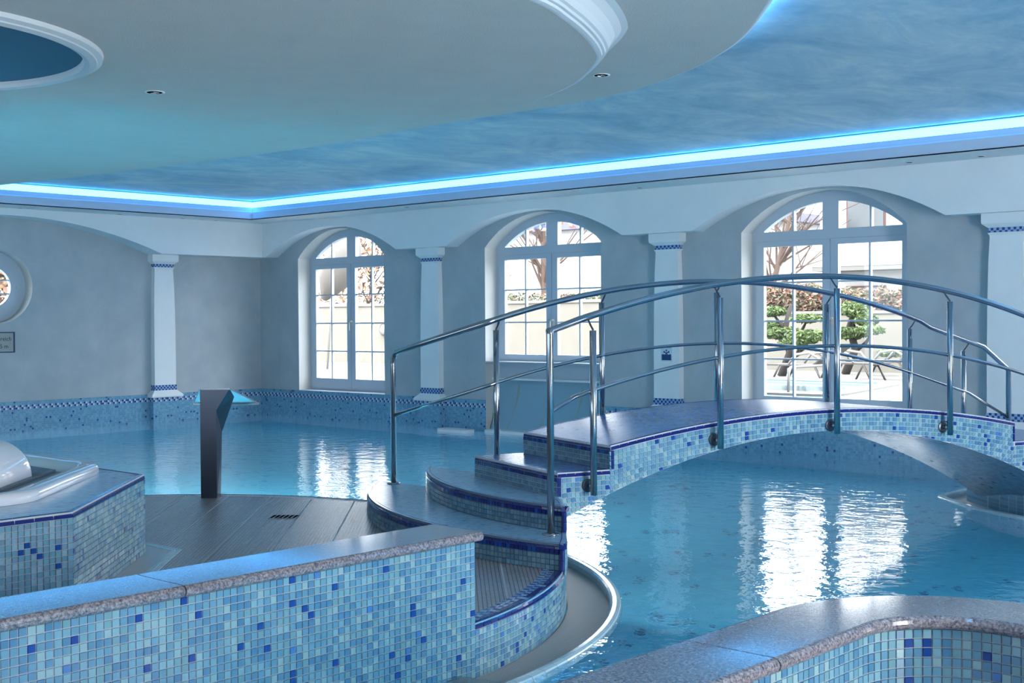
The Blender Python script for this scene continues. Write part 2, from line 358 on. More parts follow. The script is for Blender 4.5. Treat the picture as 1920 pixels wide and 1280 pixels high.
# ------------------------------------------------------------------ room shell
YN, XW, YS, XE = 13.5, -18.2, -5.0, 6.5       # inner faces: north (window) wall, west wall, south, east
WIN = [-16.08, -11.755, -7.425]; ALLWIN = WIN+[-3.1, 1.23, 5.0]
HW, SPR, APX = 1.07, 2.45, 2.905
def arch(c, half, z0, zs, za, n=20):
    rise = za-zs; R = (half*half+rise*rise)/(2*rise); a = math.asin(half/R); cz = za-R
    pts = [(c-half, z0), (c+half, z0)] if z0 is not None else []
    return pts+[(c+R*math.sin(a-2*a*i/n), cz+R*math.cos(a-2*a*i/n)) for i in range(n+1)]
holes = [arch(c, HW, .246 if i != 1 else -.4, SPR, APX) for i, c in enumerate(ALLWIN[:5])]
wn = prism('wall_north', [(XW-.4, -1.6), (XE+.3, -1.6), (XE+.3, 4.0), (XW-.4, 4.0)], YN, YN+.38, 'wall_plaster', holes=holes, mp=XZ)
tag(wn, 'grey blue plaster wall with arched windows', None, None, 'structure'); wn.data.materials.append(MAT['reveal_white'])
for p_ in wn.data.polygons:
    if abs(p_.normal.y) < .5: p_.material_index = 1
rw = [(8.8+.54*math.cos(t*math.pi/24), 1.94+.54*math.sin(t*math.pi/24)) for t in range(48)]
ww = prism('wall_west', [(YS-.3, -1.6), (YN+.3, -1.6), (YN+.3, 4.0), (YS-.3, 4.0)], XW-.38, XW, 'wall_plaster', holes=[rw], mp=YZ); tag(ww, 'grey plaster wall with the round window', kind='structure'); ww.data.materials.append(MAT['reveal_white'])
for p_ in ww.data.polygons:
    if abs(p_.normal.x) < .5: p_.material_index = 1
# solid east and south walls behind the camera
we = prism('wall_east', [(YS-.3, -1.6), (YN+.3, -1.6), (YN+.3, 4.0), (YS-.3, 4.0)], XE, XE+.3, 'wall_plaster', mp=YZ); tag(we, kind='structure')
ws = prism('wall_south', [(XW-.3, -1.6), (XE+.3, -1.6), (XE+.3, 4.0), (XW-.3, 4.0)], YS-.3, YS, 'wall_plaster', mp=XZ); tag(ws, kind='structure')
v, f = join([box_vf(XW, WIN[1]-HW, YN-.02, YN, -1.45, .243), box_vf(WIN[1]+HW, XE, YN-.02, YN, -1.45, .243), box_vf(WIN[1]-HW, WIN[1]+HW, YN-.02, YN, -1.45, -.4)])
for k_, (nm_, n_, a0_, a1_) in enumerate((('window_7', 8, -3.4, 12.6), ('window_8', 8, -16.5, .5))):  # unseen window bars added round the fill lights, solid wall behind
    bars_ = []
    for q in range(n_+1):
        c_ = a0_+(a1_-a0_)*q/n_; bars_.append(box_vf(XE-.09, XE-.02, c_-.05, c_+.05, .2, 3.0) if k_ == 0 else box_vf(c_-.05, c_+.05, YS+.02, YS+.09, .2, 3.0))
    for z_ in (.2, 2.2, 2.95): bars_.append(box_vf(XE-.09, XE-.02, a0_, a1_, z_, z_+.06) if k_ == 0 else box_vf(a0_, a1_, YS+.02, YS+.09, z_, z_+.06))
    v, f = join(bars_); tag(mk(nm_, v, f, 'white_paint'), kind='structure')
v, f = join([box_vf(XW, WIN[1]-HW, YN-.02, YN, -1.45, .243), box_vf(WIN[1]+HW, XE, YN-.02, YN, -1.45, .243), box_vf(WIN[1]-HW, WIN[1]+HW, YN-.02, YN, -1.45, -.4)])
bn = mk('baseboard_north', v, f, 'dado_mosaic'); tag(bn, 'blue mosaic tile dado with a checker border along the window wall', kind='structure')
bw = box('baseboard_west', XW, XW+.02, YS, YN-.02, -1.45, .243, 'dado_mosaic'); tag(bw, 'blue mosaic tile dado with a checker border below the round window', kind='structure')
# beams with arches
out = [(-17.8, 3.1)]; out = [(XE, 3.36), (XE, 2.49)]
for c in ALLWIN[::-1]:
    if c+1.62 > XE: continue
    out += arch(c, 1.62, None, 2.49, 2.93, 24)
out += [(-18.2, 2.49), (-18.2, 3.36)]
b1 = prism('trim_1', out, YN-.25, YN, 'white_plaster', mp=XZ); tag(b1, 'white plaster beam with shallow arches over the windows', kind='structure')
out = [(YN-.25, 3.36), (YN-.25, 2.49)]
for c in (8.8, 3.3, -2.2):
    rise, half = .47, 2.5
    out += [(c+half-2*half*i/24, 2.49+rise*(1-(1-2*i/24)**2)) for i in range(25)]
out += [(YS, 2.49), (YS, 3.36)]
b2 = prism('trim_2', out, XW, XW+.4, 'white_plaster', mp=YZ); tag(b2, 'white plaster beam with a wide shallow arch over the round window', kind='structure')
# soffit and fascia, cove with the light strip; profile offset measured towards the room
ZS, ZF, ZL0, ZL1, ZC = 3.06, 3.195, 3.262, 3.352, 3.37
FY, FX = 12.62, -17.22
pathN = [(XE-.1, FY), (FX, FY), (FX, YS)]
v, f = join([box_vf(XW, XE, FY, YN, ZS, ZS+.04), box_vf(XW, FX, YS, FY, ZS, ZS+.04)])
sf = mk('trim_3', v, f, 'white_plaster'); tag(sf, 'white ceiling soffit strip above the beams', kind='structure')
def wall_path(off): return [(XE, FY+off), (FX-off, FY+off), (FX-off, YS)]
v, f = sweep_vf(pathN, [(0, ZS), (0, ZS+.012), (-.006, ZS+.016), (-.006, ZF-.016), (0, ZF-.01), (.012, ZF), (.03, ZF+.004), (.035, ZF+.02), (.05, ZL0-.01), (.05, ZL0)])
fa = mk('trim_4', v, f, 'cove_paint'); tag(fa, 'blue lit fascia moulding under the light strip', kind='structure')
ls = root('light_strip', (FX, FY, ZL0), 'glowing cyan light strip running round the ceiling cove', 'light strip')
v, f = sweep_vf(pathN, [(.05, ZL0), (.052, ZL0+.004), (.052, ZL1)]); mk('diffuser', v, f, 'led', ls)
v, f = sweep_vf(pathN, [(.05, ZL0-.004), (.09, ZL0-.004), (.09, ZL1+.01), (.055, ZL1+.01)]); mk('channel', v, f, 'white_paint', ls)
cl = box('ceiling', XW, XE, YS, YN, ZC, ZC+.25, 'blue_ceiling'); tag(cl, 'mottled blue painted ceiling', kind='structure')
# dropped island and the lower disc with round opening
isl = [(-1.2, -4.95), (-1.3, 1.0), (-1.7, 2.9), (-2.35, 4.3), (-3.1, 5.45), (-3.776, 6.297), (-4.436, 7.039), (-5.015, 7.513), (-5.55, 7.82), (-6.068, 8.036), (-6.595, 8.15), (-7.119, 8.17), (-7.667, 8.165), (-8.482, 8.19), (-9.5, 8.29), (-10.746, 8.32), (-12.361, 8.206), (-14.425, 8.002), (-16.003, 7.789), (-17.19, 7.62)]
isl = [isl[0]]+smoothpath(isl[1:], 5)
iso = prism('ceiling_island', isl+[(-17.19, -4.95)], 3.18, ZC, 'island_plaster'); tag(iso, 'pale grey dropped ceiling field with a curved edge', kind='structure')
dsc = [(-4.9, 2.0), (-4.45, 2.9), (-4.22, 3.9), (-4.27, 4.82), (-4.429, 5.302), (-4.636, 5.739), (-4.829, 6.063), (-4.98, 6.25), (-5.304, 6.536), (-5.701, 6.82), (-6.367, 7.13), (-6.821, 7.22), (-7.2, 7.24), (-7.55, 7.12), (-8.177, 6.673), (-8.52, 6.293), (-8.68, 5.95), (-8.65, 5.631), (-8.551, 5.2), (-8.53, 4.93), (-8.64, 4.72), (-8.885, 4.574), (-9.3, 4.42), (-10.2, 4.3), (-11.6, 4.25), (-13.0, 3.6), (-13.8, 2.2), (-13.6, .4), (-12.4, -1.0), (-10.4, -1.5), (-8.0, -1.3), (-6.2, -.3), (-5.3, .9), (-4.9, 2.0)]
dsc = smoothpath(dsc, 5)[:-1]
hc, hr = (-7.68, 2.93), 1.2
hole = [(hc[0]+hr*math.cos(t*math.pi/36), hc[1]+hr*math.sin(t*math.pi/36)) for t in range(72)]
dso = prism('ceiling_disc', dsc, 3.0, 3.18, 'island_plaster', holes=[hole]); tag(dso, 'grey lowered ceiling disc with rounded outline', kind='structure')
ccw = area2(dsc) > 0; pth = dsc if ccw else dsc[::-1]      # right of travel = outside
v, f = sweep_vf(pth, [(0, 3.0), (.012, 3.002), (.03, 3.008), (.034, 3.022), (.05, 3.026), (.054, 3.042), (.07, 3.05), (.085, 3.085), (.11, 3.13), (.15, 3.165), (.19, 3.18)], True)
mo = mk('trim_5', v, f, 'stucco_moulding', smooth=False); tag(mo, 'stepped white stucco cornice around the lowered ceiling disc', kind='structure')
pi_ = isl[1:] ; v, f = sweep_vf(pi_, [(0, 3.18), (.012, 3.182), (.03, 3.192), (.034, 3.21), (.05, 3.225), (.055, 3.26), (.05, 3.29)])
mo2 = mk('trim_6', v, f, 'stucco_moulding'); tag(mo2, 'white stucco edge moulding of the dropped ceiling field', kind='structure')
ls2 = root('light_strip', (-3.8, 6.3, 3.3), 'blue light strip hidden above the curved ceiling edge moulding', 'light strip')
v, f = sweep_vf([p for p in pi_ if p[0] > -5.2], [(.004, 3.30), (.048, 3.30), (.048, 3.306)]); mk('diffuser', v, f, 'led_bright', ls2)
hp = hole[::-1]    # travelling clockwise: right of travel = towards the centre
v, f = sweep_vf(hp, [(-.12, 3.0), (-.115, 2.975), (-.085, 2.962), (-.08, 2.955), (-.04, 2.945), (-.01, 2.955), (.0, 2.975), (.0, 3.17)], True)
ri = mk('trim_7', v, f, 'stucco_moulding', smooth=False); tag(ri, 'white ring moulding round the circular blue ceiling opening', kind='structure')
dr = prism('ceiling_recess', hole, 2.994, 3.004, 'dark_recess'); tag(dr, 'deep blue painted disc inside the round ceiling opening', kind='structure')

# ------------------------------------------------------------------ pool basin, platforms, water
A2, N2, M2 = Vector((.351, .936)), Vector((.936, -.351)), Vector((-5.561, 6.623))
def R2(a, n): p = M2+A2*a+N2*n; return (p.x, p.y)
def R3(a, n, z): p = M2+A2*a+N2*n; return Vector((p.x, p.y, z))
C0 = R2(-3.15, -.345); RP = 2.92; C1 = R2(7.2, .51)
ZWAT, ZGR = -.21, -.255
pf = box('pool_floor', XW, XE, YS, YN, -1.6, -1.45, 'pool_mosaic'); tag(pf, 'light turquoise mosaic pool floor', kind='structure')
pw = []
def circ(c, r, a0, a1, n=64): return arcp(c[0], c[1], r, a0, a1, n)
def ang(c, p): return math.atan2(p[1]-c[1], p[0]-c[0])
a_start = ang(C0, (-4.1, 4.24)); 
plat = [(-4.12, YS)]+circ(C0, RP-.006, a_start, math.pi, 90)+[(C0[0]-RP, YS)]
fl = root('floor', (C0[0], C0[1], 0), 'grey tiled pool platform with rounded edge', kind='structure')
pb_ = prism('platform_body', plat, -1.45, -.0025, 'pool_wall_mosaic', fl); pb_.data.materials.append(MAT['grout'])
for p_ in pb_.data.polygons:
    if p_.normal.z > .5: p_.material_index = 1
fln = box('floor_near', -1.93, XE, YS, 4.05, -1.45, 0, 'floor_tile'); tag(fln, 'grey tiled floor behind the parapet', kind='structure')
# far platform
a0 = ang(C1, (-4.94, 11.1)); a1 = 2*math.pi+math.asin((YN-C1[1])/2.9)
if a0 < 0: a0 += 2*math.pi
far_arc = lambda r, n=60: [(C1[0]+r*math.cos(t), C1[1]+r*math.sin(t)) for t in [a0+(a1-a0)*i/n for i in range(n+1)]]
fw = far_arc(2.9); tip = far_arc(3.186)[0]
fp = prism('floor_far', [(fw[0][0], YN)]+fw+[(fw[-1][0], YN)], -1.45, -.01, 'dado_plain'); tag(fp, 'rounded tiled platform at the far end of the bridge', kind='structure')
# water sheet
lipo = circ(C0, 3.205, ang(C0, (-4.05, 4.15)), math.pi, 80)
wat = [(XW+.02, YS), (-10.25, YS), (-10.25, C0[1])]+lipo[::-1]+[(-4.09, 4.1), (-4.09, YS), (-2.2, YS), (-2.2, 3.75)]+arcp(-1.6, 3.75, .6, math.pi, math.pi/2, 10)+[(XE, 4.35), (XE, YN-.02)]
fl_lip = far_arc(3.14); wat += [(fl_lip[-1][0], YN-.02)]+fl_lip[::-1]+[(fl_lip[0][0], YN-.02), (WIN[1]+HW-.005, YN-.02), (WIN[1]+HW-.005, YN+.36), (WIN[1]-HW+.005, YN+.36), (WIN[1]-HW+.005, YN-.02), (XW+.02, YN-.02)]
tri = tessellate_polygon([[Vector((p[0], p[1], 0)) for p in wat]])
fc = []
for t in tri:
    a, b, c = t; Ar = (wat[b][0]-wat[a][0])*(wat[c][1]-wat[a][1])-(wat[c][0]-wat[a][0])*(wat[b][1]-wat[a][1]); fc.append((a, b, c) if Ar > 0 else (a, c, b))
wo = mk('pool_water', [(p[0], p[1], ZWAT) for p in wat], fc, 'water'); tag(wo, 'clear turquoise pool water with gentle ripples', 'water', kind='stuff')

# underwater lamps added out of view to brighten the pool and ceiling
def pool_fill_light(x, y, dx, dy, power, label):
    d = Vector((dx, dy, 0)).normalized(); c = Vector((x, y, -.75)); rt = root('pool_fill_light', tuple(c), label, 'fill light', 'added underwater fill lamps')
    v, f = tube_vf([c, c+d*.02, c+d*.03], [.13, .13, .11], 20); mk('rim', v, f, 'chrome', rt)
    v, f = tube_vf([c+d*.02, c+d*.034], .1, 20); mk('lens', v, f, 'pool_fill_lamp', rt)
    ld = bpy.data.lights.new('pool_fill_lamp', 'AREA'); ld.shape = 'DISK'; ld.size = .2; ld.energy = power; ld.color = (1, .98, .95); ld.spread = 1.9
    lo = bpy.data.objects.new('pool_fill_lamp', ld); COL.objects.link(lo); lo.parent = rt; lo.location = d*.04; lo.rotation_euler = (d+Vector((0, 0, -.3))).to_track_quat('-Z', 'Z').to_euler()
pm('pool_fill_lamp', (1, 1, 1, 1), .3, emit=(.8, .97, 1, 1), es=3)
for k, (t, p_, w_) in enumerate(((1.05, 12, 'nearest the bridge'), (1.65, 45, 'facing the window wall'), (2.4, 180, 'behind the steel water spout'), (2.95, 180, 'facing the west wall'))):
    pool_fill_light(C0[0]+(RP-.01)*math.cos(t), C0[1]+(RP-.01)*math.sin(t), math.cos(t), math.sin(t), p_, 'added underwater fill lamp in the round platform wall '+w_)
for x, y, dx, dy, p_, lab in ((-9.87, 1.6, -1, 0, 200, 'added underwater fill lamp in the west side of the platform'), (-4.085, 1.8, 1, 0, 50, 'added underwater fill lamp in the channel below the straight low wall'), (-4.085, 3.5, 1, .3, 50, 'added underwater fill lamp below the end of the straight low wall'), (-.2, 4.37, -.3, 1, 42, 'added underwater fill lamp in the near pool edge'), (3.2, 4.37, -.3, 1, 42, 'added underwater fill lamp in the pool edge farther right')):
    pool_fill_light(x, y, dx, dy, p_, lab)

# floor tiles laid diagonally, clipped to the platform
def clip(poly, inside):
    out = []
    for i in range(len(poly)):
        p, q = poly[i], poly[(i+1) % len(poly)]; a, b = inside(p), inside(q)
        if a >= 0: out.append(p)
        if (a >= 0) != (b >= 0):
            t = a/(a-b); out.append((p[0]+(q[0]-p[0])*t, p[1]+(q[1]-p[1])*t))
    return out
RT = RP-.125
clips = [(lambda th: (lambda p: RT*1.0008-((p[0]-C0[0])*math.cos(th)+(p[1]-C0[1])*math.sin(th))))(2*math.pi*k/96) for k in range(0, 49)]
clips += [lambda p: -4.12-p[0]]
BLK = [(-6.888, 4.238), (-5.79, 3.165), (-5.79, -1.5), (-9.6, -1.5), (-9.6, 4.238)]
def inblk(p, m=.2): return p[0] < -5.79+m and p[1] < 4.238+m and p[0]+p[1] < -2.63+m*1.414
g = .49; half_gap = .004
for i in range(-14, 8):
    for j in range(-14, 18):
        s0, d0 = -2.07+i*g, 12.72+(j-8)*g       # X+Y and Y-X
        pts = []
        for ds, dd in ((0, 0), (g, 0), (g, g), (0, g)):
            s_, d_ = s0+(.008 if ds == 0 else ds-.008), d0+(.003 if dd == 0 else dd-.003); pts.append(((s_-d_)/2, (s_+d_)/2))
        c = (sum(p[0] for p in pts)/4, sum(p[1] for p in pts)/4)
        if c[1] < 2.0 or inblk(c, -.2): continue
        if area2(pts) < 0: pts = pts[::-1]
        for k in clips:
            pts = clip(pts, k)
            if len(pts) < 3: break
        if len(pts) < 3 or abs(area2(pts)) < .002: continue
        v, f = prism_vf(pts, -.011, 0); mk('floor_tile', v, f, 'floor_tile', fl)
# smooth margin and mosaic strip round the tub plinth
def off_blk(o): return [(-9.6, 4.238+o), (-6.888+o*.414, 4.238+o), (-5.79+o, 3.165+o*.414), (-5.79+o, -1.5)]
mg = off_blk(0)+off_blk(.14)[::-1]; v, f = prism_vf(mg, -.011, .0015); mk('smooth_margin', v, f, 'smooth_floor', fl)
strip = []
for o_ in (.155, .187):
    pth = off_blk(o_)
    for q in range(3):
        p, r_ = Vector(pth[q]), Vector(pth[q+1]); L = (r_-p).length; n_ = int(L/P); d_ = (r_-p).normalized()
        for k in range(n_): c = p+d_*(k+.5)*L/n_; strip.append((Vector((c.x, c.y, .001)), (d_.x, d_.y, 0), (-d_.y, d_.x, 0), (0, 0, 1), L/n_-.003, .0285, random.choice([TILE[6], TILE[3], TGREY[2]])))
strip = [t for t in strip if visible(t[0])]
lay_tiles(strip, fl, None, 0, joined='mosaic_strip', d=.002)
# deck edge: bullnose pieces and two checker rings of small tiles
ring = []
for rr, kind in ((RP-.045, 'd'), (RP-.076, 'c'), (RP-.107, 'c2')):
    n_ = int((math.pi-a_start)*rr/P)
    for k in range(n_):
        t = a_start+(k+.5)*(math.pi-a_start)/n_; c = (C0[0]+rr*math.cos(t), C0[1]+rr*math.sin(t))
        m_ = TEDGE if kind == 'd' and random.random() < .8 else (TDARK if (k+(kind == 'c2')) % 2 else random.choice(TGREY+[TILE[6]]))
        ring.append((Vector((c[0], c[1], -.003)), (-math.sin(t), math.cos(t), 0), (-math.cos(t), -math.sin(t), 0), (0, 0, 1), P-.002, .0285, m_))
lay_tiles([t for t in ring if (Vector(t[0])-CAMP).length < 8.2], fl, None, 0, joined='edge_mosaic', d=.003)
def nosing_vf(p, q, nin, z, r=.03, zin=0, seg=4):
    """quarter round piece from p to q (plan); nin = inward normals at both ends"""
    V, F = [], []
    for pt, nn in ((p, nin[0]), (q, nin[1])):
        for k in range(seg+1):
            a = math.pi/2*k/seg; o_ = r*(1-math.cos(a)); V.append((pt[0]+nn[0]*o_, pt[1]+nn[1]*o_, z-r+r*math.sin(a)))
        V.append((pt[0]+nn[0]*r, pt[1]+nn[1]*r, z-r))
    n_ = seg+2
    for k in range(n_): F.append((k, (k+1) % n_, n_+(k+1) % n_, n_+k))
    F.append(tuple(range(n_))[::-1]); F.append(tuple(range(n_, 2*n_))); return V, F
def nosing(path, nrm, z, rt, part=None, step=.066, r=.03, gap=.0045, name='edge_tile', mat='dark_blue_edge_tile'):
    """lay bullnose pieces along a plan polyline; nrm(p) gives the inward normal"""
    L = [0]
    for i in range(len(path)-1): L.append(L[-1]+math.dist(path[i], path[i+1]))
    def at(s):
        for i in range(len(path)-1):
            if s <= L[i+1] or i == len(path)-2:
                t = (s-L[i])/max(1e-9, L[i+1]-L[i]); return (path[i][0]+(path[i+1][0]-path[i][0])*t, path[i][1]+(path[i+1][1]-path[i][1])*t)
    n_ = max(1, round(L[-1]/step))
    for k in range(n_):
        s0, s1 = L[-1]*k/n_+gap/2, L[-1]*(k+1)/n_-gap/2; p, q = at(s0), at(s1)
        v, f = nosing_vf(p, q, (nrm(p), nrm(q)), z, r); o = fixn(mk(name, v, f, mat, rt, smooth=False))
        if part is not None: o.parent = part
def toC(c): return lambda p: (lambda d: (d[0]/math.hypot(*d), d[1]/math.hypot(*d)))((c[0]-p[0], c[1]-p[1]))
nosing([p for p in circ(C0, RP+.002, a_start, ang(C0, R2(-.77, 1.296)), 30)], toC(C0), .002, fl)
nosing([p for p in circ(C0, RP+.002, ang(C0, R2(-.64, -1.9)), math.pi*.95, 40)], toC(C0), .002, fl, step=.12, mat='floor_tile')
# mosaic on the platform wall down to the gutter
tl = []
a_end = ang(C0, R2(-.2, -.35)); n_ = int((a_end-a_start)*RP/P)
for k in range(n_):
    t = a_start+(k+.5)*(a_end-a_start)/n_; u = (-math.sin(t), math.cos(t), 0); nn = (math.cos(t), math.sin(t), 0)
    for j in range(8):
        z = -.031-(j+.5)*P*.9
        tl.append((Vector((C0[0]+(RP-.004)*nn[0], C0[1]+(RP-.004)*nn[1], z)), u, (0, 0, 1), nn, (a_end-a_start)*RP/n_-.003, P*.9-.003, rnd_tile(.03)))
lay_tiles(tl, fl, None, 300, joined='platform_wall_mosaic')
grw = [p for p in circ(C0, RP-.005, a_start, a_end, 60)]; v, f = sweep_vf(grw, [(0, -.29), (0, -.02)]); mk('wall_grout', v, f, 'grout', fl)
# gutter grate bars, tray and overflow lip
gt = root('overflow_gutter', (C0[0], C0[1], ZGR), 'beige slatted overflow gutter curving round the pool platform', 'gutter')
g0, g1 = ang(C0, (-4.0, 4.05)), math.pi*.99
v, f = sweep_vf(circ(C0, RP, g0, g1, 90), [(0, ZGR-.02), (.26, ZGR-.02)]); mk('tray', v, f, 'grout_dark', gt)
bars = []; nb = int((2.2-g0)*3.05/.0125)
for k in range(nb):
    t = g0+(2.2-g0)*k/nb; w_ = .0042
    u = Vector((math.cos(t), math.sin(t), 0)); s_ = Vector((-u.y, u.x, 0)); c = Vector((C0[0], C0[1], 0))
    p, q = c+u*(RP+.004), c+u*3.165; V = [p-s_*w_, p+s_*w_, q+s_*w_, q-s_*w_]
    bars.append(([tuple(x)[:2]+(ZGR-.016,) for x in V]+[tuple(x)[:2]+(ZGR,) for x in V], [(4, 5, 6, 7), (0, 1, 5, 4), (1, 2, 6, 5), (2, 3, 7, 6), (3, 0, 4, 7)]))
v, f = join(bars); gb = mk('grate_bars', v, f, 'grate_plastic', gt); gb['kind'] = 'stuff'
def lip_pieces(path, rt, step=.11, w=.085):
    L = [0]
    for i in range(len(path)-1): L.append(L[-1]+math.dist(path[i], path[i+1]))
    def at(s):
        for i in range(len(path)-1):
            if s <= L[i+1] or i == len(path)-2:
                t = (s-L[i])/max(1e-9, L[i+1]-L[i]); return (path[i][0]+(path[i+1][0]-path[i][0])*t, path[i][1]+(path[i+1][1]-path[i][1])*t)
    n_ = max(1, round(L[-1]/step)); prof = [(0, -.30), (0, -.222), (.005, -.209), (.018, -.2), (.04, -.199), (.06, -.204), (.07, -.22), (.072, -.3)]
    for k in range(n_):
        ss = [L[-1]*(k+t)/n_ for t in (.012, .5, .988)]; v, f = sweep_vf([at(s) for s in ss], prof)
        m_ = len(prof); f.append(tuple(range(m_))); f.append(tuple(2*m_+i for i in range(m_))[::-1]); fixn(mk('lip_tile', v, f, 'gutter_lip_tile', rt))
lip_pieces(circ(C0, 3.165, g0, g1, 120), gt)
gt2 = root('overflow_gutter', (tip[0], tip[1], ZGR), 'white overflow gutter corner at the far platform under the bridge', 'gutter')
fi = far_arc(3.10); lp = [(fi[0][0], YN-.05)]+[(fi[0][0], YN-1.2), fi[0]]+fi[1:40]
lip_pieces(lp, gt2)
tr = [(fw[0][0], YN-.05)]+fw[:40]
v, f = join([prism_vf([(fi[0][0]-.001, YN-.05)]+fi[:40]+fw[:40][::-1]+[(fw[0][0], YN-.05)], ZGR-.03, ZGR)]); mk('grate', v, f, 'grate_plastic', gt2)

# ------------------------------------------------------------------ bridge with stairs
BR = root('footbridge', tuple(R3(1.8, 0, -.2)), 'arched footbridge clad in blue mosaic with dark blue edge tiles and curved steps', 'bridge')
def ztop(a): return .768-.1685*((a-1.8)/1.8)**2
def zbot(a): return .615-.1034*(a-1.75)**2
S3A, S3B = -.387, 4.5
na = 48
top = [(S3A, .45), (-.0, .45), (0, .6)]+[(3.6*i/na, ztop(3.6*i/na)) for i in range(1, na)]+[(3.6, .6), (3.6, .45), (S3B, .45)]
bot = [(4.6-(5.65)*i/na, zbot(4.6-5.65*i/na)) for i in range(na+1)]      # from a=4.6 to a=-1.05
prof = [(S3A, .45)]+[(-.385, -.02), (-.385, zbot(-.385))]
bots = [(S3B, zbot(S3B))]+[p for p in bot if -.38 < p[0] < S3B-.02]+[(S3A, zbot(S3A))]
prof = bots+top     # closed loop in (a, z)
HWB = .594
def AZ(u, v, w): p = R3(u, w, v); return (p.x, p.y, p.z)
v, f = prism_vf(prof, -HWB, HWB, mp=AZ)
arch_o = fixn(mk('arch_body', v, f, None, BR, mats=['bridge_under_mosaic', 'bridge_top_mosaic', 'grout', 'tread_mosaic']))
for pl_ in arch_o.data.polygons:
    nz = pl_.normal.z; c = pl_.center
    az = (Vector((c.x, c.y))+Vector(BR['_loc'][:2])-M2).dot(A2)
    if nz > .7: pl_.material_index = 1
    elif nz < -.3: pl_.material_index = 0
    else: pl_.material_index = 2
# tiles on the near and far side of the arch
tl = []
for side in (1, -1):
    n_ = int((S3B-S3A)/P)
    for k in range(n_):
        a = S3A+(k+.5)*P; zt = (ztop(a) if 0 <= a <= 3.6 else .45)-.034
        if side == -1 and k % 1: continue
        sl = (ztop(a+.01)-ztop(a-.01))/.02 if 0 <= a <= 3.6 else 0
        j = 0
        zb = zbot(a)
        while True:
            z = zt-(j+.5)*P; j += 1
            h = TW
            if z-P/2 < zb:
                if z+P/2-zb < .008: break
                h = z+P/2-zb-.003; z = (z+P/2+zb)/2
            f_ = j/12; sb = -2*.1034*(a-1.75); s_ = sl*(1-min(1, f_))+sb*min(1, f_)
            u = R3(a+.01, 0, s_*.01)-R3(a, 0, 0); vdir = Vector((-u.x*s_*.0, -u.y*s_*.0, 1)); 
            nn = Vector((N2.x, N2.y, 0))*side; u.normalize(); vv = nn.cross(u)*(1 if side == 1 else 1)
            tl.append((R3(a, side*(HWB+.001), z), u, vv, nn, TW, h, rnd_tile(.04)))
            if z-P/2 < zb: break
tn = [t for t in tl if (Vector(t[3]).dot(Vector((N2.x, N2.y, 0))) > 0)]; tf = [t for t in tl if t not in tn] if False else []
side_o = arch_o
lay_tiles(tn, BR, arch_o, 0, joined='side_mosaic')
# tiles on the deck-end riser and the S3 riser
def riser_tiles(path, z0, z1, nrm, dark_first=True, pal=None):
    out = []; L = [0]
    for i in range(len(path)-1): L.append(L[-1]+math.dist(path[i], path[i+1]))
    n_ = int(L[-1]/P); rows = max(1, round((z1-z0-.03)/P)); ph = (z1-z0-.03)/rows
    for k in range(n_):
        s = (k+.5)*L[-1]/n_
        for i in range(len(path)-1):
            if s <= L[i+1]: break
        t = (s-L[i])/(L[i+1]-L[i]); p = Vector(path[i]).lerp(Vector(path[i+1]), t); d_ = (Vector(path[i+1])-Vector(path[i])).normalized(); nn = Vector(nrm(p)); nn = Vector((-nn.x, -nn.y, 0))
        u = Vector((d_.x, d_.y, 0));
        if u.cross(Vector((0, 0, 1))).dot(nn) < 0: u = -u
        for j in range(rows):
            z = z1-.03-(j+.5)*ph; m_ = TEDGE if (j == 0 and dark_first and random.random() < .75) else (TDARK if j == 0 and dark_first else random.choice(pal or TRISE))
            out.append((Vector((p.x, p.y, z))+nn*.001, u, (0, 0, 1), nn, L[-1]/n_-.003, ph-.003, m_))
    return out
nA = (A2.x, A2.y)
frontA = lambda p: nA
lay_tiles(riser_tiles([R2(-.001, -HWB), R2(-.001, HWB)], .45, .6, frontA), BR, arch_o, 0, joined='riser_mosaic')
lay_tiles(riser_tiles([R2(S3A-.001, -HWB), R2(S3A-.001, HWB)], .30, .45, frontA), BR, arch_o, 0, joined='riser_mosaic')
# bullnose along the deck: front edge, both long edges, S3 edges
nosing([R2(-.004, -HWB), R2(-.004, HWB)], frontA, .601, BR, arch_o)
nosing([R2(S3A-.004, -HWB), R2(S3A-.004, HWB)], frontA, .451, BR, arch_o)
def edge_run(a0_, a1_, n, zf, step=.066, side=1):
    k = max(1, round((a1_-a0_)/step))
    for i in range(k):
        x0, x1 = a0_+(a1_-a0_)*i/k+.002, a0_+(a1_-a0_)*(i+1)/k-.002; V = []; F = []
        for x in (x0, x1):
            for q in range(5):
                t = math.pi/2*q/4; V.append(tuple(R3(x, side*(n-.03*(1-math.cos(t))), zf(x)-.031+.031*math.sin(t))))
            V.append(tuple(R3(x, side*(n-.03), zf(x)-.033)))
        for q in range(6): F.append((q, (q+1) % 6, 6+(q+1) % 6, 6+q))
        F.append((0, 1, 2, 3, 4, 5)); F.append((11, 10, 9, 8, 7, 6)); o = fixn(mk('edge_tile', V, F, 'dark_blue_edge_tile', BR)); o.parent = arch_o
edge_run(0, 3.6, .602, lambda a: ztop(a)+.002); edge_run(0, 3.6, .602, lambda a: ztop(a)+.002, side=-1)
edge_run(S3A, -.005, .602, lambda a: .452); edge_run(3.605, S3B, .602, lambda a: .452)
for a_, z0_, z1_ in ((0, .452, .57), (S3A, .302, .42), (3.6, .452, .57)):     # vertical edge tiles
    k = 2
    for i in range(k):
        z0, z1 = z0_+(z1_-z0_)*i/k+.001, z0_+(z1_-z0_)*(i+1)/k-.001; p = R3(a_+(.012 if a_ < 3 else -.012), .589, 0); v, f = cyl_vf((p.x, p.y, z0), (0, 0, 1), .016, .016, z1-z0, 8)
        o = mk('edge_tile', v, f, 'dark_blue_edge_tile', BR); o.parent = arch_o
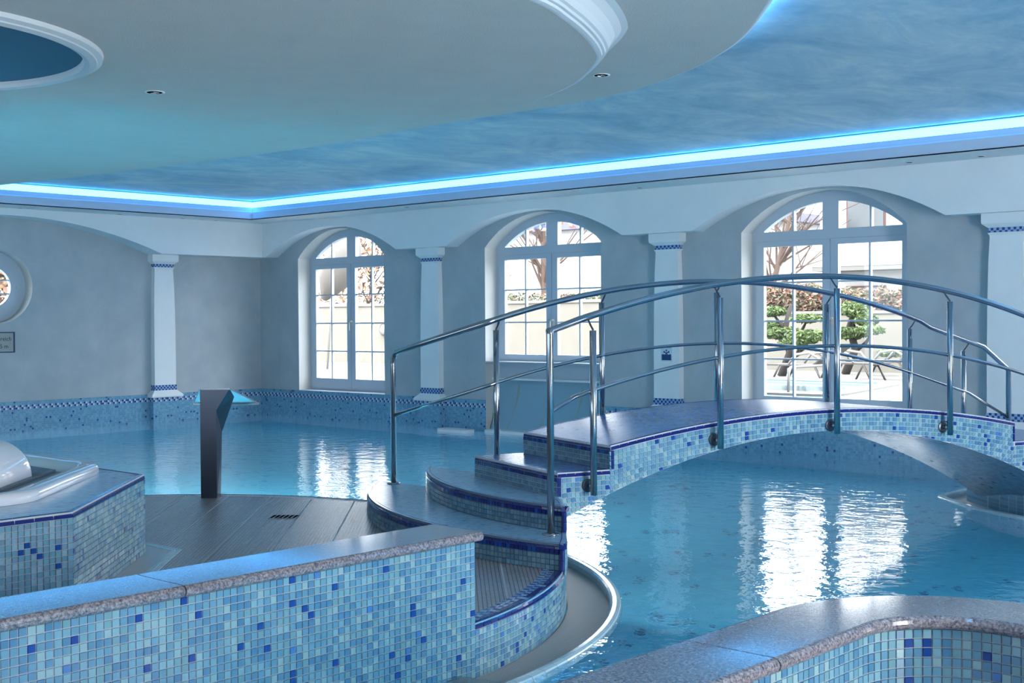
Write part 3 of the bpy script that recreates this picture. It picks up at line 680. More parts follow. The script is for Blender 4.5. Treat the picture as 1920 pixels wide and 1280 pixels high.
# curved steps: lens between the platform circle and the step circle
def lens(cs, rs, shrink=0, n=40):
    """plan outline of a step: front arc then platform arc, plus both arcs"""
    c, C = Vector(R2(*cs)), Vector(C0); d = (C-c).length; r1, r2 = rs-shrink, RP-shrink
    x = (d*d+r1*r1-r2*r2)/(2*d); h = math.sqrt(r1*r1-x*x); e = (C-c)/d; pn = Vector((-e.y, e.x)); I1, I2 = c+e*x+pn*h, c+e*x-pn*h
    def arc(o, r, p, q):
        t0, t1 = math.atan2(p.y-o.y, p.x-o.x), math.atan2(q.y-o.y, q.x-o.x); dt = (t1-t0+math.pi) % (2*math.pi)-math.pi
        return [(o.x+r*math.cos(t0+dt*i/n), o.y+r*math.sin(t0+dt*i/n)) for i in range(n+1)]
    return arc(c, r1, I1, I2), arc(C, r2, I2, I1), c
for nm, cs, rs, z0, z1 in (('lower', (1.996, -.165), 3.135, 0, .15), ('upper', (2.151, -.054), 2.888, .15, .30)):
    fr_, bk, cc = lens(cs, rs, .004); st = prism('step', fr_[:-1]+bk[:-1], -.005 if z0 == 0 else z0, z1-.001, None if False else 'tread_mosaic', BR)
    st.data.materials.append(MAT['grout_dark'])
    for p_ in st.data.polygons:
        if abs(p_.normal.z) < .5: p_.material_index = 1
    fr2, bk2, cc = lens(cs, rs, -.001); nrmC = toC((cc.x, cc.y))
    nosing(fr2, nrmC, z1, BR, st)
    nosing([p for p in bk2 if (Vector(p)-M2).dot(N2) > .62][:40], toC(C0), z1, BR, st)
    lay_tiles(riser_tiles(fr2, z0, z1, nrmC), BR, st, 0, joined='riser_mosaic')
    # outer side flush with the platform wall
    sd_ = [p for p in bk2 if (Vector(p)-M2).dot(N2) > .60]
    if len(sd_) > 1: lay_tiles(riser_tiles(sd_, z0-.03, z1, toC(C0), False, TILE), BR, st, 0, joined='side_mosaic')
    p = [q for q in (fr2[0], fr2[-1]) if (Vector(q)-M2).dot(N2) > 0][0]
    nv = toC(C0)(p)
    for i in range(2):
        h0 = z0+.002+(z1-z0-.032)*i/2; v, f = cyl_vf((p[0]+nv[0]*.01+.0, p[1]+nv[1]*.01, h0+.001), (0, 0, 1), .014, .014, (z1-z0-.032)/2-.002, 8); o = mk('edge_tile', v, f, 'dark_blue_edge_tile', BR); o.parent = st
# matching steps at the far end
def flip(p): q = Vector(p)-M2; a, n = q.dot(A2), q.dot(N2); return R2(4.05-a, .165-n)
for cs, rs, z0, z1 in (((1.996, -.165), 3.135, 0, .15), ((2.151, -.054), 2.888, .15, .30)):
    fr_, bk, cc = lens(cs, rs, .004); st = prism('step', [flip(p) for p in fr_[:-1]+bk[:-1]], -.005 if z0 == 0 else z0, z1, 'tread_mosaic', BR); st.data.materials.append(MAT['dado_plain'])
    for p_ in st.data.polygons:
        if abs(p_.normal.z) < .5: p_.material_index = 1

# ------------------------------------------------------------------ handrails
def zrail(a): return 1.69-.074*(a-1.75)**2 if a < 3.9 else 1.69-.074*4.6225-.28*(a-3.9)-.02
def zmid(a): return 1.208-.068*(a-1.75)**2 if a < 3.9 else 1.208-.068*4.6225-.29*(a-3.9)
def railing(side, posts, label, start, end):
    nr, npst = side*.605, side*.668
    rt = root('handrail', tuple(R3(posts[1], npst, .5)), label, 'handrail')
    # top rail: start post, mitre, arch, end post
    a_s, n_s, zf, zt = start
    base = R3(a_s, n_s, zf); pts = [base+Vector((0, 0, .012))]
    body = [R3(a, nr, zrail(a)) for a in [(-.33 if side < 0 else -.22)+(4.9 if side < 0 else 4.6)*i/46 for i in range(47)]]
    if side < 0:
        t1 = (body[0]-R3(a_s, n_s, zt)).normalized(); B = R3(a_s, n_s, zt)
        bend = [B+Vector((0, 0, -.09)), B+Vector((0, 0, -.045))+t1*.006, B+Vector((0, 0, -.016))+t1*.024, B+Vector((0, 0, 0))+t1*.05+Vector((0, 0, -.002)), B+t1*.09]
        pts += bend+body
    else: pts += [R3(a_s, n_s, zt-.02), R3(a_s, n_s, zt)]+body
    ae, ne, ze0, ze1 = end
    pts += [R3(ae, ne, ze1), R3(ae, ne, ze0)]
    tube('top_rail', pts, .0212, 'steel', rt, 16)
    ml = [R3(a_s, n_s, .66 if side < 0 else .87)]+[R3(a, npst*.985, zmid(a)) for a in [-.3+4.75*i/44 for i in range(45)]]
    ml[0] = R3(a_s, n_s, .672 if side < 0 else .862)
    ml.append(R3(ae, ne, zmid(4.9)-.12))
    tube('middle_rail', ml, .0125, 'steel', rt, 12)
    for b in (start, end):
        p = R3(b[0], b[1], b[2]); v, f = tube_vf([p+Vector((0, 0, .0)), p+Vector((0, 0, .006)), p+Vector((0, 0, .012))], [.052, .052, .03], 24); mk('floor_flange', v, f, 'steel', rt, smooth=True)
    for i, a in enumerate(posts):
        zt_ = zrail(a)-.085; zb = (ztop(a) if 0 <= a <= 3.6 else .45)-(.17 if 0 <= a <= 3.6 else .145)
        if a > 3.65: zb = .28
        po = tube('post', [R3(a, npst, zb), R3(a, npst, zt_)], .0212, 'steel', rt, 16)
        tube('rail_bracket', [R3(a, npst, zt_-.01), R3(a, npst, zt_+.006), R3(a, npst-side*.03, zt_+.035), R3(a, nr, zrail(a)-.012)], .006, 'dark_steel', rt, 8, part=po)
        zr = zb+.055; nv = Vector((N2.x, N2.y, 0))*side
        if a < 3.65:
            c = R3(a-.004, side*.6, zr); v, f = tube_vf([c, c+nv*.007, c+nv*.012], [.043, .043, .034], 24); o = mk('wall_rosette', v, f, 'dark_steel', rt); o.parent = po
            tube('stub', [c, c+nv*.06], .012, 'steel', rt, 10, part=po)
railing(1, [-.17, .80, 1.79, 2.855, 3.9], 'stainless steel handrail on the near side of the footbridge', (-.663, 1.008, .15, 1.335), (4.75, .72, 0, .95))
railing(-1, [-.18, .70, 1.75, 2.857, 3.77, 4.4], 'stainless steel handrail on the far side of the footbridge, window side', (-.582, -1.645, .15, 1.155), (5.08, -.78, 0, .92))

# ------------------------------------------------------------------ parapet walls
def coping_vf(path, o0, o1, ztop_, th, r=None):
    """rounded slab along a path, offsets o0 (left) .. o1 (right)"""
    r = th/2; prof = []
    for k in range(7): a = -math.pi/2+math.pi*k/6; prof.append((o1-r+r*math.cos(a), ztop_-r+r*math.sin(a)))
    for k in range(7): a = math.pi/2+math.pi*k/6; prof.append((o0+r+r*math.cos(a), ztop_-r+r*math.sin(a)))
    prof.append(prof[0]); v, f = sweep_vf(path, prof); m_ = len(prof)
    n_ = len(path); f.append(tuple(range(m_-1))); f.append(tuple((n_-1)*m_+i for i in range(m_-1))[::-1]); return v, f
def coping(name, path, o0, o1, zt, th, rt):
    v, f = coping_vf(path, o0, o1, zt, th); o = fixn(mk(name, v, f, 'granite', rt)); return o
PL = root('parapet_wall', (-4.24, 3.0, -.2), 'straight low wall of light blue mosaic with pale granite coping, left foreground', 'low wall')
box('core', -4.385, -4.09, -4.0, 4.222, -1.45, .386, 'grout', PL)
sl = [(-2.0, -.1), (-.1, 1.28), (1.28, 2.66), (2.66, 4.27)]
for y0, y1 in sl:
    e = .003; pth = [(-4.232, y0+e), (-4.232, y1-e)]
    if y1 > 4.2: pth = [(-4.232, y0+e), (-4.232, 4.245)]
    coping('coping_slab', pth, -.176, .18, .43, .044, PL)
v, f = coping_vf([(-4.232, 4.246), (-4.232, 4.262), (-4.232, 4.272)], -.176, .18, .43, .044)
tl = []
for k in range(0, int((4.222-1.2)/P)):
    y = 4.222-(k+.5)*P
    for j in range(0, 24):
        z = .384-(j+.5)*P; c = Vector((-4.089, y, z))
        if not visible(c): continue
        tl.append((c, (0, 1, 0), (0, 0, 1), (1, 0, 0), TW, TW, rnd_tile(.027, .008)))
lay_tiles(tl, PL, None, 300, joined='wall_mosaic')
PR = root('parapet_wall', (-1.9, 3.6, -.2), 'curved low wall with granite coping, right foreground beside the water', 'low wall')
def prpath(off=0, y0=-2.0, n=24, xe=1.2): return [(-2.06+off, y0), (-2.06+off, 3.75)]+arcp(-1.6, 3.75, .46-off, math.pi, math.pi/2, n)[1:]+[(xe, 4.21-off)]
pa = prpath(-.14); pb = prpath(.135)
v, f = prism_vf(pa+pb[::-1], -1.45, .386); fixn(mk('core', v, f, 'grout', PR))
def cut(path, s0, s1):
    out = []; L = 0
    for i in range(len(path)-1):
        d_ = math.dist(path[i], path[i+1])
        for s in (s0, s1):
            if L <= s < L+d_: t = (s-L)/d_; out.append((s, (path[i][0]+(path[i+1][0]-path[i][0])*t, path[i][1]+(path[i+1][1]-path[i][1])*t)))
        L += d_
        if s0 < L < s1: out.append((L, path[i+1]))
    return [p for s, p in sorted(out)]
mid = prpath(0)
Lst = 5.2     # y=3.2 joint measured from y0=-2
for s0, s1 in ((1.2, 3.4), (3.4, Lst), (Lst, 6.9), (6.9, 8.6)):
    coping('coping_slab', cut(mid, s0+.003, s1-.003), -.172, .172, .43, .044, PR)
tl = []; near = prpath(.137); Ltot = sum(math.dist(near[i], near[i+1]) for i in range(len(near)-1))
for k in range(int(7.2/P)):
    s = 3.6+(k+.5)*P
    if s > Ltot: break
    q = cut(near, s-P/2, s+P/2)
    if len(q) < 2: continue
    p, r_ = Vector(q[0]), Vector(q[-1]); c2 = (p+r_)/2; d_ = (r_-p).normalized()
    for j in range(14):
        c = Vector((c2.x, c2.y, .384-(j+.5)*P))
        if not visible(c): continue
        tl.append((c, (d_.x, d_.y, 0), (0, 0, 1), (d_.y, -d_.x, 0), min(TW, (r_-p).length-.003), TW, rnd_tile(.024, .008)))
lay_tiles(tl, PR, None, 300, joined='wall_mosaic')

# ------------------------------------------------------------------ whirlpool plinth and tub
TB = root('tub_plinth', (-7.4, 2.5, 0), 'angular grey blue mosaic plinth with dark blue edge tiles at the left', 'plinth')
ZB = .481
bo = [(p[0]+.006*(p[0] > -7), p[1]) for p in BLK]
core = prism('core', [(-6.89, 4.232), (-5.796, 3.163), (-5.796, -1.5), (-9.6, -1.5), (-9.6, 4.232)], -.005, ZB-.003, 'tread_mosaic', TB); core.data.materials.append(MAT['grout'])
for p_ in core.data.polygons:
    if abs(p_.normal.z) < .5: p_.material_index = 1
tl = []
for (p, q), lim in ((((-6.888, 4.238), (-5.79, 3.165)), 0), (((-5.79, 3.165), (-5.79, 1.5)), 1)):
    p, q = Vector(p), Vector(q); L = (q-p).length; n_ = int(L/P); d_ = (q-p)/L; nn = (-d_.y, d_.x, 0)
    for k in range(n_):
        c = p+d_*(k+.5)*L/n_
        for j in range(15):
            z = ZB-.032-(j+.5)*.0299; cc = Vector((c.x, c.y, z))+Vector(nn)*-.003
            if visible(cc): tl.append((cc, (-d_.x, -d_.y, 0), (0, 0, 1), nn, L/n_-.003, .0272, (TDARK if random.random() < .04 else random.choice(TILE if lim == 0 else TGREY+TILE[:2]))))
lay_tiles(tl, TB, None, 300, joined='wall_mosaic')
inn = lambda p: (-.707, -.707)
nosing([(-6.888, 4.24), (-5.79, 3.167)], inn, ZB, TB, step=.085)
nosing([(-5.789, 3.164), (-5.789, 1.4)], lambda p: (-1, 0), ZB, TB, step=.1)
nosing([(-6.892, 4.24), (-8.6, 4.24)], lambda p: (0, -1), ZB, TB, step=.1)
TU = root('whirlpool_tub', (-7.6, 2.6, ZB), 'glossy white tub rim with ribbed grille and rounded hood set on the mosaic plinth', 'tub')
def rounded(poly, r, n=6):
    out = []
    for i in range(len(poly)):
        p, a, b = Vector(poly[i]), Vector(poly[i-1]), Vector(poly[(i+1) % len(poly)]); d1, d2 = (a-p).normalized(), (b-p).normalized()
        A, B = p+d1*r, p+d2*r
        for k in range(n+1): t = k/n; out.append(tuple((1-t)**2*A+2*t*(1-t)*p+t*t*B))
    return out
ro = rounded([(-7.18, 4.12), (-6.24, 3.18), (-6.24, .6), (-9.3, .6), (-9.3, 4.12)], .13)
cw = ro if area2(ro) > 0 else ro[::-1]
v, f = sweep_vf(cw, [(0, ZB-.002), (.006, ZB+.02), (0, ZB+.045), (-.02, ZB+.058), (-.06, ZB+.06), (-.11, ZB+.052), (-.16, ZB+.02), (-.17, ZB+.0)], True)
mk('rim', v, f, 'white_acrylic', TU, smooth=True)
inner = [(-7.30, 3.93), (-6.42, 3.05), (-6.42, .8), (-9.1, .8), (-9.1, 3.93)]
prism('grille_tray', inner, ZB, ZB+.006, 'grey_grille', TU)
ribs = []
for k in range(60):
    # ribs run parallel to the long back edge
    y = 3.9-k*.022; xr = min(-6.45, -3.40-y-.05) if y > 3.0 else -6.45
    ribs.append(box_vf(-8.6, xr, y-.006, y+.006, ZB+.006, ZB+.022))
v, f = join(ribs); rb = mk('grille_ribs', v, f, 'grey_grille', TU); rb['kind'] = 'stuff'
ax = Vector((.707, -.707, 0)); lf = Vector((-.707, -.707, 0)); Pp = Vector((-7.15, 3.651, ZB+.018)); rH = .215; cH = Pp+lf*rH
V, F = [], []
for i, (s, rr) in enumerate(((0, .97), (.0, 1.0), (.012, 1.006), (.03, 1.0), (1.6, 1.0))):
    for k in range(25):
        t = math.pi*k/24; V.append(cH+ax*s-lf*rH*rr*math.cos(t)+Vector((0, 0, rH*rr*1.02*math.sin(t))))
for i in range(4):
    for k in range(24): F.append((i*25+k, i*25+k+1, (i+1)*25+k+1, (i+1)*25+k))
F.append(tuple(range(25))); F.append(tuple(100+k for k in range(25))[::-1]); fixn(mk('hood', V, F, 'white_acrylic', TU, smooth=True))

# ------------------------------------------------------------------ water spout
SP = root('water_spout', (-8.66, 5.9, 0), 'slim stainless steel water spout with folded wide head at the pool edge', 'water spout')
fr = Vector((RX.x, RX.y, 0)).normalized(); bk_ = Vector((_f.x, _f.y, 0)).normalized(); B0 = Vector((-8.678, 5.841, 0))
def sp(u, w, z): return B0+fr*u+bk_*w+Vector((0, 0, z))
pf_ = [(0, 0), (.128, 0), (.128, .70), (.236, .872), (0, .872)]
V = [sp(u, 0, z) for u, z in pf_]+[sp(.0, .10, 0), sp(.135, .10, 0), sp(.150, .10, .52), sp(.25, .10, .80), sp(0, .10, .872)]
F = [(0, 1, 2, 3, 4), (9, 8, 7, 6, 5), (0, 5, 6, 1), (1, 6, 7, 2), (2, 7, 8, 3), (3, 8, 9, 4), (4, 9, 5, 0)]
mk('post', V, F, 'dark_steel', SP)
V = [sp(-.002, .0, .875), sp(.238, .0, .875), sp(.362, .55, .722), sp(-.188, .55, .722)]; V += [p-Vector((0, 0, .012)) for p in V[:4]]
mk('head_plate', V, [(0, 1, 2, 3), (7, 6, 5, 4), (0, 4, 5, 1), (1, 5, 6, 2), (2, 6, 7, 3), (3, 7, 4, 0)], 'brushed_steel', SP)
V = [sp(-.178, .5, .712), sp(.35, .5, .712), sp(.36, .55, .706), sp(-.186, .55, .706)]; V += [p+Vector((0, 0, .02)) for p in V[:4]]
mk('outlet_slot', V, [(3, 2, 1, 0), (4, 5, 6, 7), (0, 1, 5, 4), (1, 2, 6, 5), (2, 3, 7, 6), (3, 0, 4, 7)], 'brushed_steel', SP)
# floor drain
DR = root('floor_drain', (-7.38, 5.67, 0), 'small black slotted floor drain in the grey platform', 'drain')
e1, e2 = Vector((.764, .645, 0)), Vector((-.645, .764, 0))
c = Vector((-7.385, 5.665, .002)); V = [c+e1*a+e2*b for a, b in ((-.1, -.07), (.1, -.07), (.1, .07), (-.1, .07))]; V += [p+Vector((0, 0, .002)) for p in V]
mk('plate', V, [(4, 5, 6, 7), (0, 1, 5, 4), (1, 2, 6, 5), (2, 3, 7, 6), (3, 0, 4, 7)], 'floor_tile', DR)
for k in range(6):
    a = -.08+k*.032; V = [c+e1*(a-.010)+e2*-.065+Vector((0, 0, .0022)), c+e1*(a+.010)+e2*-.065+Vector((0, 0, .0022)), c+e1*(a+.016)+e2*.065+Vector((0, 0, .0022)), c+e1*(a-.004)+e2*.065+Vector((0, 0, .0022))]
    V += [p+Vector((0, 0, .0006)) for p in V]; mk('slot', V, [(4, 5, 6, 7), (0, 1, 5, 4), (1, 2, 6, 5), (2, 3, 7, 6), (3, 0, 4, 7)], 'black_hole', DR)

# ------------------------------------------------------------------ columns
def column(cx, cy, face, label):
    """face: 'N' stands against the north wall (front faces -y), 'W' against the west wall (front faces +x)"""
    rt = root('column', (cx, cy, 0), label, 'column')
    def ring(hw, d, z):   # half width, protrusion from wall
        if face == 'N': return [(cx-hw, YN-d, z), (cx+hw, YN-d, z), (cx+hw, YN, z), (cx-hw, YN, z)]
        return [(XW+d, cy-hw, z), (XW+d, cy+hw, z), (XW, cy+hw, z), (XW, cy-hw, z)]
    def loft(name, secs, mat):
        V, F = [], []
        for hw, d, z in secs: V += ring(hw, d, z)
        for i in range(len(secs)-1):
            for k in range(4): k2 = (k+1) % 4; F.append((i*4+k, i*4+k2, i*4+4+k2, i*4+4+k))
        F.append((3, 2, 1, 0)); n_ = (len(secs)-1)*4; F.append((n_, n_+1, n_+2, n_+3)); return fixn(mk(name, V, F, mat, rt))
    loft('plinth', [(.245, .125, -1.45), (.245, .125, .195)], 'dado_mosaic')
    loft('base', [(.285, .165, .195), (.29, .17, .215), (.285, .165, .235), (.25, .14, .262), (.215, .115, .295), (.205, .108, .305)], 'white_plaster')
    loft('base_checker_band', [(.205, .108, .305), (.205, .108, .388)], 'column_checker')
    secs = [(.196, .1, .388), (.197, .1, .9), (.192, .098, 1.5), (.182, .092, 2.0), (.17, .086, 2.24), (.172, .088, 2.262), (.19, .1, 2.285), (.182, .094, 2.29)]
    loft('shaft', secs, 'white_plaster')
    loft('top_checker_band', [(.178, .092, 2.29), (.178, .092, 2.34)], 'column_checker')
    loft('capital', [(.182, .095, 2.34), (.2, .11, 2.352), (.235, .14, 2.38), (.24, .145, 2.395), (.24, .145, 2.49)], 'white_plaster')
    return rt
column(-13.89, YN-.1, 'N', 'white tapered column between the first and second arched windows from the corner')
column(-9.55, YN-.1, 'N', 'white tapered column with a blue swimming pictogram, behind the bridge')
column(-5.22, YN-.1, 'N', 'white tapered column at the right edge beyond the bridge end')
column(XW+.1, 11.535, 'W', 'white tapered column on the west wall beside the round window')

# ------------------------------------------------------------------ windows
def rect_frame(x0, x1, z0, z1, w, y0, y1):
    return join([box_vf(x0, x0+w, y0, y1, z0, z1), box_vf(x1-w, x1, y0, y1, z0, z1), box_vf(x0+w, x1-w, y0, y1, z0, z0+w), box_vf(x0+w, x1-w, y0, y1, z1-w, z1)])
ROWS = [.45, .905, 1.367, 1.835, 2.272]
def archz(x, half, zs, za):
    rise = za-zs; R = (half*half+rise*rise)/(2*rise); return za-R+math.sqrt(max(0, R*R-x*x))
def window(idx, c, zb, rows):
    rt = root('window_%d' % idx, (c, YN+.28, zb), None, None, None, 'structure')
    y0, y1 = YN+.25, YN+.33
    # outer frame with transom and arched head light
    outer = [(c-HW, zb), (c+HW, zb)]+arch(c, HW, None, SPR, APX, 24); zt = 2.455
    hol = [[(c-1.02, zb+.03), (c+1.02, zb+.03), (c+1.02, 2.34), (c-1.02, 2.34)]]
    for s in (-1, 1):
        xs = [.105+(.9-.105)*i/12 for i in range(13)]; hz = lambda x: max(zt+.002, archz(x, .98, 2.40, 2.785))
        h = [(c+s*.105, zt), (c+s*.9, zt)]+[(c+s*x, hz(x)) for x in xs[::-1]]
        q = []
        for p in h:
            if not q or math.dist(p, q[-1]) > .004: q.append(p)
        hol.append(q)
    prism('frame', outer, y0, y1, 'white_paint', rt, holes=hol, mp=XZ)
    tl_ = None
    for s in (-1, 1):
        hz = lambda x: max(zt+.01, archz(x, .98, 2.40, 2.785))
        mun = box('muntin', c+s*.505-.012, c+s*.505+.012, y0+.012, y1-.012, zt, hz(.505), 'white_paint', rt)
        for xa, xb in ((.105, .493), (.517, .9)):
            top_ = [(c+s*(xa+(xb-xa)*i/8), hz(xa+(xb-xa)*i/8)) for i in range(9)][::-1]
            pts = [(c+s*xa, zt), (c+s*xb, zt)]+top_; q = []
            for p in pts:
                if not q or math.dist(p, q[-1]) > .004: q.append(p)
            prism('pane', q, y0+.036, y0+.042, 'glass', rt, mp=XZ)
    for s in (-1, 1):
        x0, x1 = (c-1.018, c-.004) if s < 0 else (c+.004, c+1.018); px0, px1 = (c-.9, c-.103) if s < 0 else (c+.103, c+.9)
        z0, z1 = zb+.032, 2.338; ys0, ys1 = y0-.012, y0+.05
        sash = prism('sash', [(x0, z0), (x1, z0), (x1, z1), (x0, z1)], ys0, ys1, 'white_paint', rt, holes=[[(px0, rows[0]), (px1, rows[0]), (px1, rows[-1]), (px0, rows[-1])]], mp=XZ)
        xm = (px0+px1)/2
        v, f = box_vf(xm-.012, xm+.012, ys0+.008, ys1-.008, rows[0], rows[-1]); mks('muntin', v, f, 'white_paint', sash, rt)
        for zr in rows[1:-1]: v, f = box_vf(px0, px1, ys0+.01, ys1-.01, zr-.01, zr+.01); mks('muntin', v, f, 'white_paint', sash, rt)
        for k in range(len(rows)-1):
            for xa, xb in ((px0, xm-.012), (xm+.012, px1)):
                v, f = box_vf(xa, xb, ys0+.03, ys0+.036, rows[k]+(.01 if k else 0), rows[k+1]-(.01 if k < len(rows)-2 else 0)); mks('pane', v, f, 'glass', sash, rt)
        if s > 0:
            hx = c+.03; v, f = join([box_vf(hx-.02, hx+.02, ys0-.012, ys0, 1.33, 1.41), box_vf(hx-.012, hx+.012, ys0-.05, ys0-.012, 1.385, 1.41), box_vf(hx-.045, hx-.022, ys0-.055, ys0-.035, 1.25, 1.41), box_vf(hx-.045, hx+.012, ys0-.055, ys0-.035, 1.387, 1.41)])
            mks('handle', v, f, 'reveal_white', sash, rt)
    box('sill', c-HW, c+HW, YN-.01, YN+.26, zb-.012, zb+.006, 'white_paint', rt)
for i, c in enumerate(WIN): window(i+1, c, .246 if i != 1 else .80, ROWS if i != 1 else ROWS[1:])
for i, c in enumerate(ALLWIN[3:5]): window(i+5, c, .246, ROWS)
# round window
RW = root('window_4', (XW-.25, 8.8, 1.94), None, None, None, 'structure')
def disk(r, n=40): return [(8.8+r*math.cos(2*math.pi*t/n), 1.94+r*math.sin(2*math.pi*t/n)) for t in range(n)]
prism('frame', disk(.54), XW-.3, XW-.22, 'white_paint', RW, holes=[disk(.4)], mp=YZ)
sash = prism('sash', disk(.43), XW-.28, XW-.20, 'white_paint', RW, holes=[disk(.30)], mp=YZ)
v, f = join([box_vf(XW-.26, XW-.22, 8.8-.01, 8.8+.01, 1.64, 2.24), box_vf(XW-.26, XW-.22, 8.5, 9.1, 2.03, 2.05), box_vf(XW-.26, XW-.22, 8.5, 9.1, 1.83, 1.85)]); mks('muntin', v, f, 'white_paint', sash, RW)
v, f = prism_vf(disk(.30), XW-.243, XW-.237, mp=YZ); mks('pane', v, f, 'glass', sash, RW)
v, f = box_vf(XW-.2, XW-.18, 9.19, 9.23, 1.925, 1.955); mks('latch', v, f, 'reveal_white', sash, RW)

# ------------------------------------------------------------------ signs, waterfall, ledges, ceiling lights
SG = root('depth_sign', (XW+.012, 8.8, 1.12), 'small framed grey sign with dark lettering below the round window', 'sign')
box('frame', XW+.001, XW+.016, 8.53, 9.05, .968, 1.275, 'sign_frame', SG); box('plate', XW+.016, XW+.018, 8.545, 9.02, .985, 1.258, 'sign_plate', SG)
box('side_strip', XW+.018, XW+.019, 8.958, 9.0, .985, 1.258, 'smooth_floor', SG)
def text(body, loc, size, mat, parent, rot, align='RIGHT', name='lettering'):
    cu = bpy.data.curves.new(name, 'FONT'); cu.body = body; cu.size = size; cu.align_x = align; cu.extrude = .0008; cu.materials.append(MAT[mat])
    tmp = bpy.data.objects.new('tmp', cu); COL.objects.link(tmp); me = bpy.data.meshes.new_from_object(tmp.evaluated_get(bpy.context.evaluated_depsgraph_get())); bpy.data.objects.remove(tmp)
    o = bpy.data.objects.new(name, me); COL.objects.link(o); o.parent = parent; o.location = Vector(loc)-Vector(parent['_loc']); o.rotation_euler = rot; return o
text('bereich', (XW+.0195, 8.995, 1.145), .085, 'sign_ink', SG, (math.pi/2, 0, math.pi/2)); text('1,35 m', (XW+.0195, 8.945, 1.035), .085, 'sign_ink', SG, (math.pi/2, 0, math.pi/2))
PG = root('pictogram_sign', (-9.545, YN-.1, .95), 'small white sign with dark blue bathers pictogram on the middle column', 'sign')
yf = YN-.104
box('plate', -9.63, -9.46, yf, YN-.099, .862, 1.05, 'pictogram_white', PG)
def flat(name, pts): prism(name, pts, yf-.0015, yf, 'pictogram_blue', PG, mp=XZ)
flat('water_block', [(-9.618, .876), (-9.472, .876), (-9.472, .948), (-9.49, .955), (-9.51, .947), (-9.53, .955), (-9.545, .947), (-9.56, .955), (-9.58, .947), (-9.6, .955), (-9.618, .947)])
for hx, hz, hr_ in ((-9.545, 1.0, .012), (-9.58, .985, .011), (-9.51, .985, .011)):
    flat('head', [(hx+hr_*math.cos(t*math.pi/6), hz+hr_*math.sin(t*math.pi/6)) for t in range(12)])
flat('arms', [(-9.6, .972), (-9.56, .968), (-9.553, .95), (-9.537, .95), (-9.53, .968), (-9.49, .972), (-9.52, .984), (-9.545, .976), (-9.57, .984)])
flat('header_line', [(-9.612, 1.034), (-9.478, 1.034), (-9.478, 1.039), (-9.612, 1.039)])
# waterfall wall below the second window
WF = root('waterfall_panel', (-11.755, YN, -.2), 'pale stained stone waterfall panel under the second window', 'waterfall')
box('lintel_panel', -12.82, -10.69, YN+.2, YN+.28, .56, .80, 'white_paint', WF); box('drip_ledge', -12.82, -10.69, YN+.14, YN+.28, .535, .562, 'white_plaster', WF)
box('back_wall', -12.82, -10.69, YN+.3, YN+.37, -.4, .56, 'waterfall_stone', WF)
V, F = [], []
def wfd(z): return .24-.2*((.535-z)/.76)**1.6
for i in range(13):
    z = .535-i/12*.78
    V += [(-12.79, YN+wfd(z), z), (-10.72, YN+wfd(z), z), (-10.72, YN+.3, z), (-12.79, YN+.3, z)]
for i in range(12):
    for k in range(4): k2 = (k+1) % 4; F.append((i*4+k, i*4+k2, i*4+4+k2, i*4+4+k))
fixn(mk('stone_sheet', V, F, 'waterfall_stone', WF))
for x in (-12.38, -11.78, -11.2):
    V = []; F = []
    for i in range(13):
        t = i/12; z = .46-t*.64; w_ = .016*(1-.5*t)+.006*math.sin(7*t); xx = x-.1*t*t
        V += [(xx-w_, YN+wfd(z)-.001, z), (xx+w_, YN+wfd(z)-.001, z)]
    for i in range(12): F.append((2*i, 2*i+1, 2*i+3, 2*i+2))
    mk('mineral_streak', V, F, 'rust_streak', WF)
for (x0, x1, yc), lab in (((-13.45, -12.85, YN-.3), 'flat white rounded ledge at the waterline left of the waterfall'), ((-12.76, -10.8, YN-.02), 'long white ledge at the waterline at the foot of the waterfall')):
    o = prism('water_ledge', rounded([(x0, yc-.13), (x1, yc-.13), (x1, yc+.13), (x0, yc+.13)], .1), -.26, -.175, 'white_plaster'); tag(o, lab, 'ledge')
def downlight(x, y, z, r, label, group, big=True):
    rt = root('ceiling_light', (x, y, z), label, 'ceiling light', group)
    n_ = 24; V = []; F = []
    for rr, zz in ((r, z-.001), (r*.97, z-.008), (r*.78, z-.006), (r*.74, z+.0)):
        for k in range(n_): t = 2*math.pi*k/n_; V.append((x+rr*math.cos(t), y+rr*math.sin(t), zz))
    for i in range(3):
        for k in range(n_): k2 = (k+1) % n_; F.append((i*n_+k, i*n_+k2, (i+1)*n_+k2, (i+1)*n_+k))
    mk('trim_ring', V, F, 'downlight_ring', rt, smooth=True)
    v, f = tube_vf([(x, y, z-.0005), (x, y, z-.0062)], r*.76, 20); mk('dark_reflector', v, f, 'black_hole', rt)
    if big:
        for s in (-1, 1): v, f = box_vf(x+s*r*.25-.008, x+s*r*.25+.012, y-r*.3, y+r*.3, z-.009, z-.0062); mk('lamp_clip', v, f, 'chrome', rt)
downlight(-7.834, 4.931, 3.0, .07, 'round chrome downlight in the lowered grey ceiling disc', 'large ceiling downlights')
downlight(-5.811, 7.358, 3.18, .066, 'round chrome downlight near the cornice of the ceiling disc', 'large ceiling downlights')
for (x, y), lab in zip([(-5.333, 13.05), (-6.092, 13.0), (-9.697, 13.05), (-13.763, 12.85), (-17.614, 8.87), (-17.63, 10.47), (-17.679, 11.617), (-17.688, 12.248)],
    ['small soffit downlight above the rightmost column', 'small soffit downlight right of the third window arch', 'small soffit downlight above the pictogram column', 'small soffit downlight above the column nearest the corner windows',
     'small soffit downlight over the crown of the west wall arch', 'small soffit downlight over the right slope of the west arch', 'small soffit downlight over the west wall column', 'small soffit downlight nearest the room corner']):
    downlight(x, y, ZS, .045, lab, 'small soffit downlights', False)

